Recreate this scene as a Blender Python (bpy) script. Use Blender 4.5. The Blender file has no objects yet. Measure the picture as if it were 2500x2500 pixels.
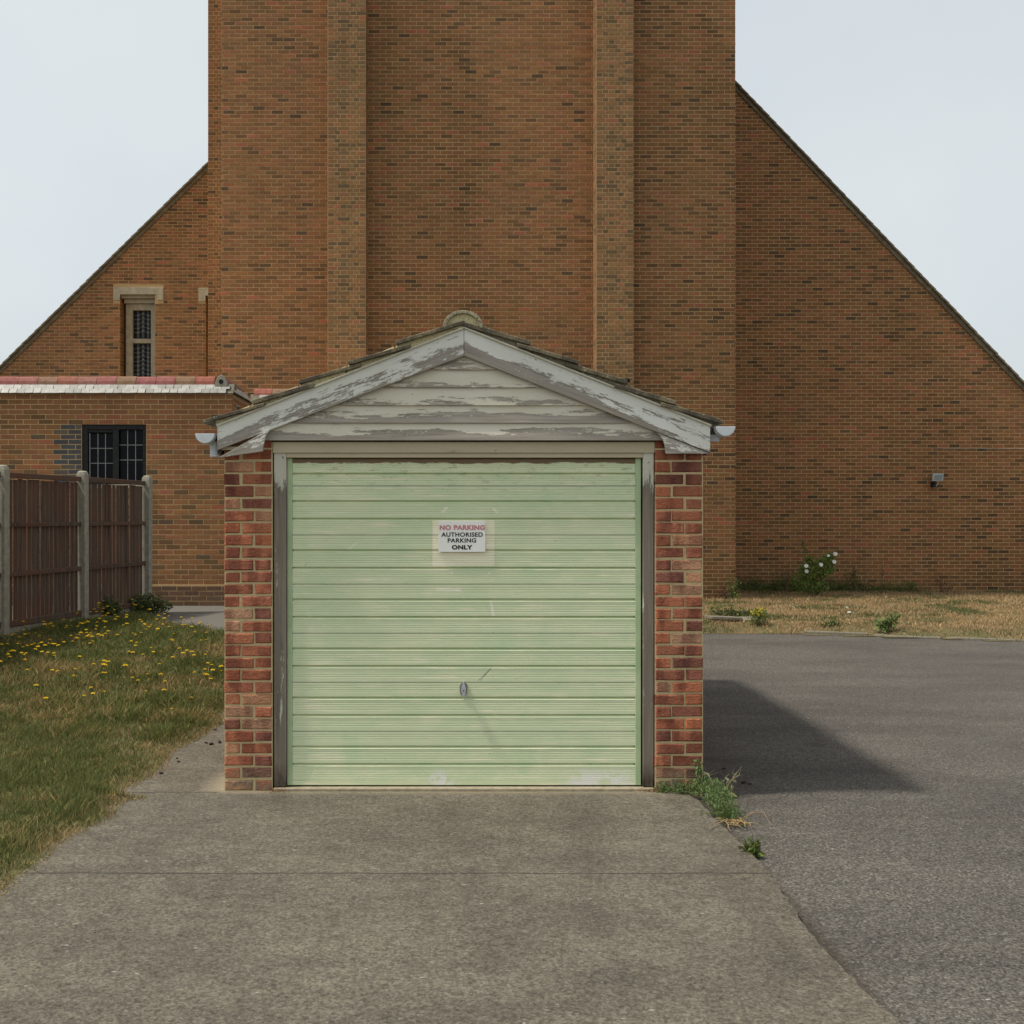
import bpy, math, random
import numpy as np
from mathutils import Vector, Matrix, Euler

R = math.radians
random.seed(11)
rng = np.random.default_rng(11)
scene = bpy.context.scene
COL = scene.collection

# ------------------------------------------------------------------ camera, sky, sun, exposure
D, S, CX, CY, CH = 7.2, 400.0, 1120.0, 1262.0, 1.6475     # camera distance to garage front, px per metre there, eye point, eye height
cam_data = bpy.data.cameras.new('camera')
cam = bpy.data.objects.new('camera', cam_data); COL.objects.link(cam)
cam.location = (0, -D, CH); cam.rotation_euler = (R(90), 0, 0)
cam_data.sensor_width = 36; cam_data.sensor_fit = 'HORIZONTAL'
cam_data.lens = 36 * D * S / 2500.0
cam_data.shift_x = (1250 - CX) / 2500.0
cam_data.shift_y = (CY - 1250) / 2500.0
cam_data.clip_start = 0.05; cam_data.clip_end = 600
scene.camera = cam

SUN_EL, SUN_FRONT = R(60.2), R(9.5)         # sun to the left, a touch in front of the garage
sun_dir = Vector((-math.cos(SUN_EL) * math.cos(SUN_FRONT), -math.cos(SUN_EL) * math.sin(SUN_FRONT), math.sin(SUN_EL)))
w = bpy.data.worlds.new('World'); scene.world = w; w.use_nodes = True
wn = w.node_tree; bg = wn.nodes['Background']
sky = wn.nodes.new('ShaderNodeTexSky'); sky.sky_type = 'NISHITA'; sky.sun_disc = False
sky.sun_elevation = SUN_EL
sky.sun_rotation = math.atan2(sun_dir.x, sun_dir.y)
sky.dust_density = 4.0; sky.air_density = 1.0; sky.ozone_density = 1.0
hs = wn.nodes.new('ShaderNodeHueSaturation'); hs.inputs['Saturation'].default_value = 0.35
wn.links.new(sky.outputs[0], hs.inputs['Color'])
veil = wn.nodes.new('ShaderNodeMix'); veil.data_type = 'RGBA'
veil.inputs['Factor'].default_value = 0.62
veil.inputs[7].default_value = (6.6, 7.0, 7.15, 1)          # thin even high cloud
wtc = wn.nodes.new('ShaderNodeTexCoord'); cl = wn.nodes.new('ShaderNodeTexNoise'); cl.inputs['Scale'].default_value = 2.2; cl.inputs['Detail'].default_value = 5
wn.links.new(wtc.outputs['Generated'], cl.inputs['Vector'])
cr = wn.nodes.new('ShaderNodeValToRGB'); wn.links.new(cl.outputs['Fac'], cr.inputs[0])
cr.color_ramp.elements[0].position = .3; cr.color_ramp.elements[0].color = (5.2, 5.95, 6.4, 1)
cr.color_ramp.elements[1].position = .7; cr.color_ramp.elements[1].color = (6.9, 7.35, 7.4, 1)
wn.links.new(cr.outputs[0], veil.inputs[7])
wn.links.new(hs.outputs[0], veil.inputs[6])
wn.links.new(veil.outputs[2], bg.inputs['Color'])
bg.inputs['Strength'].default_value = 0.101
sun_data = bpy.data.lights.new('sun', 'SUN'); sun_data.energy = 3.1; sun_data.angle = R(4.5)
sun_data.color = (1.0, 0.95, 0.87)
sun = bpy.data.objects.new('sun', sun_data); COL.objects.link(sun)
sun.rotation_euler = sun_dir.to_track_quat('Z', 'Y').to_euler()
sun.location = sun_dir * 60
scene.view_settings.view_transform = 'Standard'; scene.view_settings.look = 'None'
scene.view_settings.exposure = 0.43; scene.view_settings.gamma = 1.0
scene.view_settings.use_curve_mapping = False

def wx(px, r=1.0): return (px - CX) / S * r
def wz(py, r=1.0): return CH - (py - CY) / S * r
def wy(r): return (r - 1) * D

# ------------------------------------------------------------------ materials
class NT:
    def __init__(s, name):
        s.m = bpy.data.materials.new(name); s.m.use_nodes = True
        s.nt = s.m.node_tree; s.b = s.nt.nodes['Principled BSDF']
        s.b.inputs['Specular IOR Level'].default_value = 0.25
    def node(s, t): return s.nt.nodes.new(t)
    def put(s, sock, v):
        if hasattr(v, 'is_output'): s.nt.links.new(v, sock)
        elif isinstance(v, (tuple, list)) and len(v) == 3 and sock.type == 'RGBA': sock.default_value = (*v, 1)
        else: sock.default_value = v
    def pos(s): return s.node('ShaderNodeNewGeometry').outputs['Position']
    def obj(s): return s.node('ShaderNodeTexCoord').outputs['Object']
    def attr(s, n='tone'):
        a = s.node('ShaderNodeAttribute'); a.attribute_name = n; return a.outputs['Color']
    def rnd(s): return s.node('ShaderNodeObjectInfo').outputs['Random']
    def sep(s, v):
        n = s.node('ShaderNodeSeparateXYZ'); s.put(n.inputs[0], v); return n.outputs
    def mapv(s, v, scale=(1, 1, 1), loc=(0, 0, 0)):
        n = s.node('ShaderNodeMapping'); s.put(n.inputs['Vector'], v)
        n.inputs['Scale'].default_value = scale; n.inputs['Location'].default_value = loc; return n.outputs[0]
    def addv(s, v, k, amt):
        n = s.node('ShaderNodeVectorMath'); n.operation = 'MULTIPLY_ADD'
        s.put(n.inputs[0], k); n.inputs[1].default_value = amt; s.put(n.inputs[2], v); return n.outputs[0]
    def noise(s, v, scale, detail=4, rough=.6, dist=0.0):
        n = s.node('ShaderNodeTexNoise'); s.put(n.inputs['Vector'], v); n.inputs['Scale'].default_value = scale
        n.inputs['Detail'].default_value = detail; n.inputs['Roughness'].default_value = rough
        n.inputs['Distortion'].default_value = dist; return n.outputs['Fac']
    def voro(s, v, scale, feat='F1'):
        n = s.node('ShaderNodeTexVoronoi'); n.feature = feat; s.put(n.inputs['Vector'], v); n.inputs['Scale'].default_value = scale
        return n.outputs
    def ramp(s, f, stops):
        n = s.node('ShaderNodeValToRGB'); s.put(n.inputs[0], f); el = n.color_ramp.elements
        while len(el) < len(stops): el.new(0.5)
        for e, (p, c) in zip(el, stops):
            e.position = p; e.color = (c, c, c, 1) if not isinstance(c, (tuple, list)) else (*c, 1)
        return n.outputs[0]
    def mix(s, f, a, b, mode='MIX'):
        n = s.node('ShaderNodeMix'); n.data_type = 'RGBA'; n.blend_type = mode
        s.put(n.inputs[0], f); s.put(n.inputs[6], a); s.put(n.inputs[7], b); return n.outputs[2]
    def mth(s, op, a, b=0.0, c=0.0, clamp=False):
        n = s.node('ShaderNodeMath'); n.operation = op; n.use_clamp = clamp
        s.put(n.inputs[0], a); s.put(n.inputs[1], b); s.put(n.inputs[2], c); return n.outputs[0]
    def bump(s, h, strength=.5, dist=.01, prev=None):
        n = s.node('ShaderNodeBump'); s.put(n.inputs['Height'], h); n.inputs['Strength'].default_value = strength
        n.inputs['Distance'].default_value = dist
        if prev is not None: s.put(n.inputs['Normal'], prev)
        return n.outputs[0]
    def done(s, col=None, rough=None, bump=None, **kw):
        if col is not None: s.put(s.b.inputs['Base Color'], col)
        if rough is not None: s.put(s.b.inputs['Roughness'], rough)
        if bump is not None: s.put(s.b.inputs['Normal'], bump)
        for k, v in kw.items(): s.put(s.b.inputs[k], v)
        return s.m

def box01(t, x, a, b, soft=.004):
    """1 inside [a, b] along coordinate socket x"""
    lo = t.mth('MULTIPLY', t.mth('SUBTRACT', x, a), 1 / soft, clamp=True)
    hi = t.mth('MULTIPLY', t.mth('SUBTRACT', b, x), 1 / soft, clamp=True)
    return t.mth('MULTIPLY', lo, hi)

def m_church_brick():
    t = NT('church_brick'); p = t.pos()
    big = t.noise(p, .55, 3, .55)
    fine = t.noise(t.mapv(p, (1, 1, 2.2)), 34, 5, .7)
    c = t.mix(t.ramp(fine, [(.3, 0.0), (.75, 1.0)]), t.mix(1, t.attr(), (.80, .80, .78), 'MULTIPLY'), t.mix(1, t.attr(), (1.14, 1.12, 1.1), 'MULTIPLY'))
    c = t.mix(t.ramp(big, [(.38, .0), (.68, .55)]), c, t.mix(1, c, (.80, .84, .78), 'MULTIPLY'))
    run = t.noise(t.mapv(p, (1.6, 1.6, .10)), 1.0, 5, .65)
    c = t.mix(t.ramp(run, [(.50, 0.0), (.72, .55)]), c, t.mix(1, c, (.66, .68, .66), 'MULTIPLY'))
    c = t.mix(t.ramp(t.noise(t.mapv(p, (.5, .5, .9)), 1.0, 4, .6), [(.52, 0.0), (.75, .5)]), c, t.mix(1, c, (1.22, 1.18, 1.12), 'MULTIPLY'))
    damp = t.mth('MULTIPLY', t.ramp(t.mth('DIVIDE', t.sep(p)[2], 1.2), [(.1, .8), (.85, 0.0)]), t.ramp(t.noise(p, 1.8, 5, .65), [(.35, .2), (.65, 1.0)]))
    c = t.mix(damp, c, t.mix(1, c, (.60, .66, .62), 'MULTIPLY'))
    pit = t.ramp(t.noise(p, 9, 5, .75), [(.66, 0.0), (.74, .7)])
    c = t.mix(pit, c, (.045, .032, .02))
    return t.done(c, .92, t.bump(fine, .6, .006))

def m_mortar(name, c0, c1, sc=40):
    t = NT(name); p = t.pos()
    n = t.noise(p, sc, 4, .7); b = t.noise(p, .8, 3, .5)
    c = t.mix(t.ramp(n, [(.3, 0.0), (.7, 1.0)]), c0, c1)
    c = t.mix(t.ramp(b, [(.4, 0.0), (.7, .5)]), c, t.mix(1, c, (.7, .74, .7), 'MULTIPLY'))
    return t.done(c, .95, t.bump(n, .5, .004))

def m_garage_brick():
    t = NT('rustic_red_brick'); p = t.pos()
    band = t.noise(t.mapv(p, (9, 9, 2.5)), 1.0, 3, .5)
    fine = t.noise(t.mapv(p, (1, 1, 1.5)), 62, 5, .7)
    a = t.attr()
    c = t.mix(t.ramp(band, [(.46, 0.0), (.58, .8)]), a, t.mix(1, a, (.50, .42, .46), 'MULTIPLY'))
    c = t.mix(t.ramp(fine, [(.42, 0.0), (.72, .6)]), c, t.mix(1, c, (1.35, 1.5, 1.5), 'MULTIPLY'))
    c = t.mix(t.ramp(fine, [(.25, .75), (.42, 0.0)]), c, t.mix(1, c, (.45, .42, .42), 'MULTIPLY'))
    z = t.sep(p)[2]
    foot = t.mth('MULTIPLY', t.ramp(t.mth('DIVIDE', z, .35), [(.12, 1.0), (.42, 0.0)]), t.ramp(t.noise(p, 14, 5, .7), [(.4, .25), (.62, .95)]))
    c = t.mix(foot, c, (.16, .145, .10))
    salt = t.mth('MULTIPLY', t.ramp(z, [(.0, 1.0), (.16, 0.0)]), t.ramp(t.noise(p, 70, 4, .7), [(.62, 0.0), (.68, .8)]))
    c = t.mix(salt, c, (.55, .52, .46))
    h = t.mth('ADD', fine, t.noise(p, 30, 3, .6))
    return t.done(c, .9, t.bump(h, 1.0, .014))

def peel(name, paint, wood, bias=.0, low=.6, sx=2.2, sz=16.0, zr=.16, paint2=None, upright=False):
    """old paint flaking off weathered softwood; board runs along local X, wear grows towards local -Z"""
    t = NT(name); o = t.obj(); o = t.addv(o, t.rnd(), (7.3, 0, 3.1))
    raw = t.obj(); z = t.sep(raw)[2]
    grain = t.noise(t.mapv(o, (1.6, 25, 60)), 1.0, 5, .7, .5)
    woodc = t.mix(t.ramp(grain, [(.3, 0.0), (.72, 1.0)]), t.mix(1, wood, (.62, .60, .58), 'MULTIPLY'), t.mix(1, wood, (1.22, 1.2, 1.18), 'MULTIPLY'))
    woodc = t.mix(t.ramp(t.noise(o, 2.2, 3), [(.45, 0.0), (.7, .5)]), woodc, t.mix(1, woodc, (1.05, .95, .82), 'MULTIPLY'))
    n1 = t.noise(t.mapv(o, (sx, 8, sz)), 1.0, 11, .74, .12)
    n2 = t.noise(t.mapv(o, (sx * 7, 30, sz * 3.6)), 1.0, 8, .8)
    g = t.mth('MULTIPLY', t.mth('DIVIDE', z, -zr), low)
    if upright: g = t.mth('MULTIPLY', t.mth('MULTIPLY', t.mth('ADD', t.sep(raw)[0], .96), 4.0, clamp=True), .42)
    f = t.mth('ADD', t.mth('ADD', t.mth('MULTIPLY', n1, 1.25), t.mth('MULTIPLY', n2, .62)), g)
    fb = t.mth('ADD', f, bias - .40); bare = t.ramp(fb, [(.50, 0.0), (.52, 1.0)]); rim = t.ramp(fb, [(.475, 0.0), (.50, .55), (.54, 0.0)])
    dirt = t.noise(t.mapv(o, (1.5, 3, 5)), 1.0, 5, .6)
    pc = t.mix(t.ramp(dirt, [(.35, 0.0), (.72, .8)]), paint, paint2 or t.mix(1, paint, (.80, .78, .70), 'MULTIPLY'))
    crack = t.ramp(t.noise(t.mapv(o, (18, 18, 60)), 1.0, 3, .8, 1.2), [(.66, 0.0), (.70, .55)])
    pc = t.mix(crack, pc, t.mix(1, wood, (.5, .47, .42), 'MULTIPLY'))
    spots = t.ramp(t.noise(t.mapv(o, (26, 26, 26)), 1.0, 2, .6), [(.73, 0.0), (.75, .8)])
    pc = t.mix(spots, pc, (.12, .095, .07))
    c = t.mix(rim, t.mix(bare, pc, woodc), t.mix(1, wood, (.42, .38, .33), 'MULTIPLY'))  # rim: edge shade of the flakes painted as a dark line, suggests thickness
    if upright:
        rot = t.mth('MULTIPLY', t.ramp(t.mth('SUBTRACT', t.sep(raw)[0], .90), [(.0, 0.0), (.13, 1.0)]), t.ramp(t.noise(t.mapv(o, (12, 40, 60)), 1.0, 4, .7), [(.35, .3), (.6, 1.0)]))
        c = t.mix(rot, c, (.03, .02, .012))
    h = t.mth('ADD', t.mth('MULTIPLY', bare, -1.2), t.mth('MULTIPLY', grain, .5))
    return t.done(c, .75, t.bump(h, .55, .003))

def m_door():
    t = NT('faded_green_door_paint'); p = t.pos(); x, y, z = t.sep(p)
    st = t.noise(t.mapv(p, (3.0, 1, 55)), 1.0, 5, .66, .2)
    bl = t.noise(t.mapv(p, (1, 1, 1.6)), 3.4, 6, .68)
    fresh = t.noise(t.mapv(p, (4, 1, 3)), 1.0, 5, .6)
    green, pale, cream = (.585, .68, .425), (.69, .73, .475), (.80, .735, .53)
    c = t.mix(t.ramp(bl, [(.32, 0.0), (.66, 1.0)]), green, pale)
    c = t.mix(t.ramp(fresh, [(.58, 0.0), (.70, .32)]), c, (.47, .63, .39))
    worn = t.mth('ADD', t.mth('MULTIPLY', st, .90), t.mth('MULTIPLY', bl, .17))
    c = t.mix(t.ramp(worn, [(.575, 0.0), (.64, .5), (.70, .95)]), c, (.85, .795, .57))
    # ghost of an older, larger notice
    gh = t.mth('MULTIPLY', box01(t, x, wx(1055), wx(1208), .002), box01(t, z, wz(1383), wz(1270), .002))
    c = t.mix(t.mth('MULTIPLY', gh, .95), c, t.mix(t.ramp(st, [(.4, 0.0), (.65, 1.0)]), (.87, .82, .59), (.93, .88, .66)))
    def stroke(x0, y0, x1, y1, wd, colr, amt):
        nonlocal c
        ax, az, bx, bz = wx(x0), wz(y0), wx(x1), wz(y1); L = math.hypot(bx - ax, bz - az); ux, uz = (bx - ax) / L, (bz - az) / L
        rx = t.mth('SUBTRACT', x, ax); rz_ = t.mth('SUBTRACT', z, az)
        al = t.mth('ADD', t.mth('MULTIPLY', rx, ux), t.mth('MULTIPLY', rz_, uz)); ac = t.mth('ABSOLUTE', t.mth('SUBTRACT', t.mth('MULTIPLY', rz_, ux), t.mth('MULTIPLY', rx, uz)))
        m_ = t.mth('MULTIPLY', box01(t, al, 0, L, .006), t.ramp(t.mth('DIVIDE', ac, wd), [(.35, 1.0), (1.0, 0.0)]))
        m_ = t.mth('MULTIPLY', m_, t.mth('MULTIPLY', t.ramp(t.noise(t.mapv(p, (30, 1, 60)), 1.0, 3, .7), [(.36, 0.0), (.52, 1.0)]), amt))
        c = t.mix(m_, c, colr)
    PALE, DARK = (.88, .84, .68), (.22, .24, .16)
    stroke(1078, 1252, 1093, 1237, .011, PALE, 1.0); stroke(1203, 1240, 1217, 1253, .011, PALE, 1.0); stroke(1198, 1468, 1206, 1508, .012, PALE, 1.0); stroke(1098, 1392, 1106, 1402, .008, PALE, .9); stroke(1192, 1403, 1199, 1396, .008, PALE, .9); stroke(1065, 1440, 1128, 1442, .012, PALE, .8)
    stroke(1172, 1664, 1200, 1633, .006, DARK, .8); stroke(1166, 1665, 1192, 1640, .003, DARK, .7); stroke(850, 1342, 876, 1318, .004, PALE, .8)
    stroke(738, 1384, 748, 1376, .003, DARK, .8); stroke(760, 1900, 772, 1868, .003, PALE, .6); stroke(1255, 1660, 1290, 1652, .002, DARK, .5)
    # bare scuffs at the foot
    low = t.ramp(t.mth('DIVIDE', z, .2), [(.22, 1.0), (.6, 0.0)])
    e1 = t.mth('MULTIPLY', box01(t, x, wx(1030), wx(1115), .06), t.ramp(t.noise(p, 16, 4, .65), [(.46, 0.0), (.53, .9)]))
    e2 = t.mth('MULTIPLY', box01(t, x, wx(1360), wx(1560), .12), t.ramp(t.noise(p, 11, 5, .7), [(.40, 0.0), (.52, .9)]))
    c = t.mix(t.mth('MULTIPLY', low, t.mth('MAXIMUM', e1, e2)), c, (.80, .78, .72))
    # rust under the head and along the seams
    tn = t.noise(t.mapv(p, (7, 1, 30)), 1.0, 4, .7)
    rz = t.mth('ADD', t.mth('SUBTRACT', z, wz(1131)), t.mth('MULTIPLY', t.mth('SUBTRACT', tn, .5), .05))
    c = t.mix(t.ramp(t.mth('MULTIPLY', rz, 60), [(.0, 0.0), (.35, .9)]), c, (.15, .075, .03))
    dirt = t.mth('MULTIPLY', t.ramp(z, [(.0, 0.0), (1.0, 1.0)]), t.ramp(t.mth('MULTIPLY', t.mth('SUBTRACT', z, 1.72), 3.0), [(.0, 0.0), (1.0, 1.0)]))
    c = t.mix(t.mth('MULTIPLY', dirt, t.ramp(t.noise(t.mapv(p, (10, 1, 40)), 1, 4, .75), [(.55, 0.0), (.68, .8)])), c, (.13, .12, .06))
    spk = t.ramp(t.noise(p, 55, 2, .5), [(.76, 0.0), (.78, .55)])
    c = t.mix(spk, c, (.10, .09, .05))
    return t.done(c, t.ramp(st, [(.3, .45), (.7, .62)]), t.bump(st, .12, .002))

def m_tarmac():
    t = NT('tarmac'); p = t.pos()
    ag = t.voro(p, 105)
    n = t.noise(p, 62, 6, .95); n2 = t.noise(p, 30, 6, .85)
    big = t.noise(t.mapv(p, (.45, 1.1, 1)), .9, 6, .65)
    c = t.mix(t.ramp(n, [(.38, 0.0), (.62, 1.0)]), (.040, .035, .029), (.138, .124, .104))
    c = t.mix(.8, c, t.mix(1, c, t.ramp(t.sep(ag[1])[1], [(.0, .45), (1.0, 1.6)]), 'MULTIPLY'))
    c = t.mix(t.ramp(t.sep(ag[1])[0], [(.88, 0.0), (.95, .5)]), c, (.26, .235, .20))
    c = t.mix(t.ramp(n2, [(.36, .55), (.56, 0.0)]), c, t.mix(1, c, (.62, .61, .60), 'MULTIPLY'))
    c = t.mix(t.ramp(big, [(.40, .0), (.60, .9)]), c, t.mix(1, c, (.70, .69, .69), 'MULTIPLY'))
    scuff = t.noise(t.mapv(p, (.28, 2.6, 1), (3, 1, 0)), 1.6, 5, .62)
    c = t.mix(t.ramp(scuff, [(.55, 0.0), (.72, .55)]), c, t.mix(1, c, (1.32, 1.3, 1.28), 'MULTIPLY'))
    oil = t.ramp(t.noise(t.mapv(p, (1, 1, 1), (7, 2, 0)), 1.7, 5, .7), [(.64, 0.0), (.74, .6)])
    c = t.mix(oil, c, t.mix(1, c, (.55, .52, .49), 'MULTIPLY'))
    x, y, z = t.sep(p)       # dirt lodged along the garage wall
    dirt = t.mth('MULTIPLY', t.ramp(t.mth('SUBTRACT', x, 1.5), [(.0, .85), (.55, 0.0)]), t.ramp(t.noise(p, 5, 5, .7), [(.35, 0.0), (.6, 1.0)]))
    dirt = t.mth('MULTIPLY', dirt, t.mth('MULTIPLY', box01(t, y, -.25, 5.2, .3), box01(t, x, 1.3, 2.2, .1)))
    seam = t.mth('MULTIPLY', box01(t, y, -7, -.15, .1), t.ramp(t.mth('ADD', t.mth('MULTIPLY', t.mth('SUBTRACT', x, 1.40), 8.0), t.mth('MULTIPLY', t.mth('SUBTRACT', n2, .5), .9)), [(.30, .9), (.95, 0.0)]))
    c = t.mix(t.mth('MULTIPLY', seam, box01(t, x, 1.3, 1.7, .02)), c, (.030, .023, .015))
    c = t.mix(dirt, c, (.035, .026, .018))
    wsp = t.ramp(t.noise(p, 21, 2, .4), [(.775, 0.0), (.79, .75)])
    c = t.mix(wsp, c, (.42, .40, .37))
    h = t.mth('ADD', t.mth('MULTIPLY', ag[0], -.6), n)
    return t.done(c, .9, t.bump(h, .5, .004))

def m_concrete():
    t = NT('worn_concrete'); p = t.pos()
    big = t.noise(t.mapv(p, (.8, 1.5, 1)), 1.5, 6, .62)
    mid = t.noise(t.mapv(p, (1, 1.3, 1)), 9, 6, .75)
    fine = t.noise(p, 52, 6, .95)
    c = t.mix(t.ramp(big, [(.34, 0.0), (.66, 1.0)]), (.098, .087, .066), (.148, .131, .099))
    c = t.mix(.6, c, t.mix(1, c, t.ramp(t.sep(t.voro(t.mapv(p, (1, 1, 1)), 95)[1])[1], [(.0, .5), (1.0, 1.6)]), 'MULTIPLY'))
    c = t.mix(t.ramp(mid, [(.40, 0.0), (.66, .7)]), c, t.mix(1, c, (.62, .60, .58), 'MULTIPLY'))
    c = t.mix(t.ramp(fine, [(.40, .9), (.5, 0.0)]), c, t.mix(1, c, (.40, .38, .36), 'MULTIPLY'))
    c = t.mix(t.ramp(fine, [(.54, 0.0), (.66, .8)]), c, (.26, .225, .165))
    y = t.sep(p)[1]; x = t.sep(p)[0]
    pale = t.mth('MULTIPLY', t.ramp(t.mth('ADD', t.mth('MULTIPLY', y, 3.2), t.mth('MULTIPLY', mid, .8)), [(.02, 0.0), (.6, .8)]), 1.0)
    c = t.mix(t.mth('MULTIPLY', pale, t.mth('MULTIPLY', box01(t, x, -1.62, 1.4, .2), box01(t, y, -.4, .75, .4))), c, (.32, .265, .175))
    pitc = t.ramp(t.noise(p, 38, 4, .7), [(.60, 0.0), (.68, .65)])
    c = t.mix(pitc, c, (.055, .047, .037))
    tyre = t.noise(t.mapv(p, (2.2, .25, 1)), 1.0, 5, .6)
    c = t.mix(t.ramp(tyre, [(.50, 0.0), (.68, .5)]), c, t.mix(1, c, (.70, .69, .68), 'MULTIPLY'))
    jy = t.mth('ABSOLUTE', t.mth('ADD', t.mth('ADD', y, .03), t.mth('MULTIPLY', t.mth('SUBTRACT', t.noise(p, 6, 3), .5), .05)))
    joint = t.mth('MULTIPLY', t.ramp(t.mth('DIVIDE', jy, .02), [(.2, .85), (.55, 0.0)]), box01(t, x, -2.3, -1.45, .02))
    jy2 = t.mth('ABSOLUTE', t.mth('ADD', t.mth('ADD', y, 1.66), t.mth('MULTIPLY', t.mth('SUBTRACT', t.noise(p, 5, 4), .5), .04)))
    joint = t.mth('MAXIMUM', joint, t.ramp(t.mth('DIVIDE', jy2, .02), [(.25, .8), (.6, 0.0)]))
    c = t.mix(joint, c, (.03, .025, .018))
    drip = t.ramp(t.noise(t.mapv(p, (1, 2.4, 1), (1, 0, 0)), 26, 2, .4), [(.74, 0.0), (.78, .6)])
    c = t.mix(drip, c, (.48, .45, .40))
    return t.done(c, .93, t.bump(t.mth('ADD', fine, t.mth('MULTIPLY', mid, .6)), .6, .005))

def m_simple(name, c0, c1, scale=20, rough=.8, bumpd=.003, bs=.4, stretch=(1, 1, 1), lo=.35, hi=.68, use_obj=False, metallic=0.0, spec=None, tone=False):
    t = NT(name); p = t.obj() if use_obj else t.pos()
    if use_obj: p = t.addv(p, t.rnd(), (5, 3, 7))
    n = t.noise(t.mapv(p, stretch), scale, 5, .65)
    c = t.mix(t.ramp(n, [(lo, 0.0), (hi, 1.0)]), c0, c1)
    if tone: c = t.mix(1, c, t.attr(), 'MULTIPLY')
    kw = {'Metallic': metallic}
    if spec is not None: kw['Specular IOR Level'] = spec
    return t.done(c, rough, t.bump(n, bs, bumpd), **kw)

def m_attr(name, rough=.8, trans=0.0, vary=.25, scale=30):
    t = NT(name)
    n = t.noise(t.pos(), scale, 3, .6)
    c = t.mix(t.ramp(n, [(.35, 0.0), (.7, 1.0)]), t.mix(1, t.attr(), (1 - vary,) * 3, 'MULTIPLY'), t.mix(1, t.attr(), (1 + vary,) * 3, 'MULTIPLY'))
    kw = {}
    if trans: kw['Transmission Weight'] = 0.0
    m = t.done(c, rough)
    if trans:
        tl = t.node('ShaderNodeBsdfTranslucent'); t.put(tl.inputs[0], c)
        ms = t.node('ShaderNodeMixShader'); ms.inputs[0].default_value = trans
        out = [n for n in t.nt.nodes if n.type == 'OUTPUT_MATERIAL'][0]
        t.nt.links.new(t.b.outputs[0], ms.inputs[1]); t.nt.links.new(tl.outputs[0], ms.inputs[2])
        t.nt.links.new(ms.outputs[0], out.inputs[0])
    return m

def m_lichen(name, base, c_l, amount=.5, dark=(.05, .045, .03)):
    t = NT(name); p = t.pos()
    n = t.noise(p, 60, 4, .7); b = t.noise(p, 7, 4, .6)
    sp = t.noise(p, 130, 2, .5)
    c = t.mix(t.ramp(n, [(.35, 0.0), (.65, 1.0)]), t.mix(1, base, (.6, .6, .58), 'MULTIPLY'), base)
    c = t.mix(t.ramp(b, [(.62 - amount * .5, 0.0), (.72 - amount * .3, .85)]), c, c_l)
    c = t.mix(t.ramp(sp, [(.56, 0.0), (.62, .8)]), c, dark)
    c = t.mix(t.ramp(t.noise(p, 85, 2, .5), [(.70, 0.0), (.73, .8)]), c, (.55, .53, .46))
    return t.done(c, .95, t.bump(t.mth('ADD', n, sp), .7, .004))

def m_fence():
    t = NT('weathered_fence_timber'); o = t.obj(); o = t.addv(o, t.rnd(), (9, 4, 2))
    g = t.noise(t.mapv(o, (55, 55, 3.0)), 1.0, 4, .6)
    b = t.noise(t.mapv(o, (3, 3, 1.2)), 1.0, 4, .6)
    c = t.mix(t.ramp(g, [(.3, 0.0), (.7, 1.0)]), (.045, .030, .021), (.125, .088, .064))
    c = t.mix(t.ramp(b, [(.42, 0.0), (.62, .75)]), c, (.115, .052, .031))
    c = t.mix(t.ramp(t.rnd(), [(.1, 0.0), (.9, .5)]), c, t.mix(1, c, (1.3, 1.3, 1.3), 'MULTIPLY'))
    return t.done(c, .9, t.bump(g, .5, .003))

def m_glass(name, tint=(.005, .005, .006), rough=.08):
    t = NT(name)
    n = t.noise(t.pos(), 5, 2)
    return t.done(tint, rough, t.bump(n, .08, .01), **{'Specular IOR Level': .12})

def m_lawn_soil():
    t = NT('lawn_thatch'); p = t.pos()
    n = t.noise(p, 60, 4, .7); b = t.noise(p, 1.6, 4, .6)
    c = t.mix(t.ramp(n, [(.3, 0.0), (.7, 1.0)]), (.075, .055, .025), (.20, .15, .075))
    c = t.mix(t.ramp(b, [(.4, 0.0), (.62, .7)]), c, (.085, .09, .03))
    return t.done(c, .95, t.bump(n, .8, .01))

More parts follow.
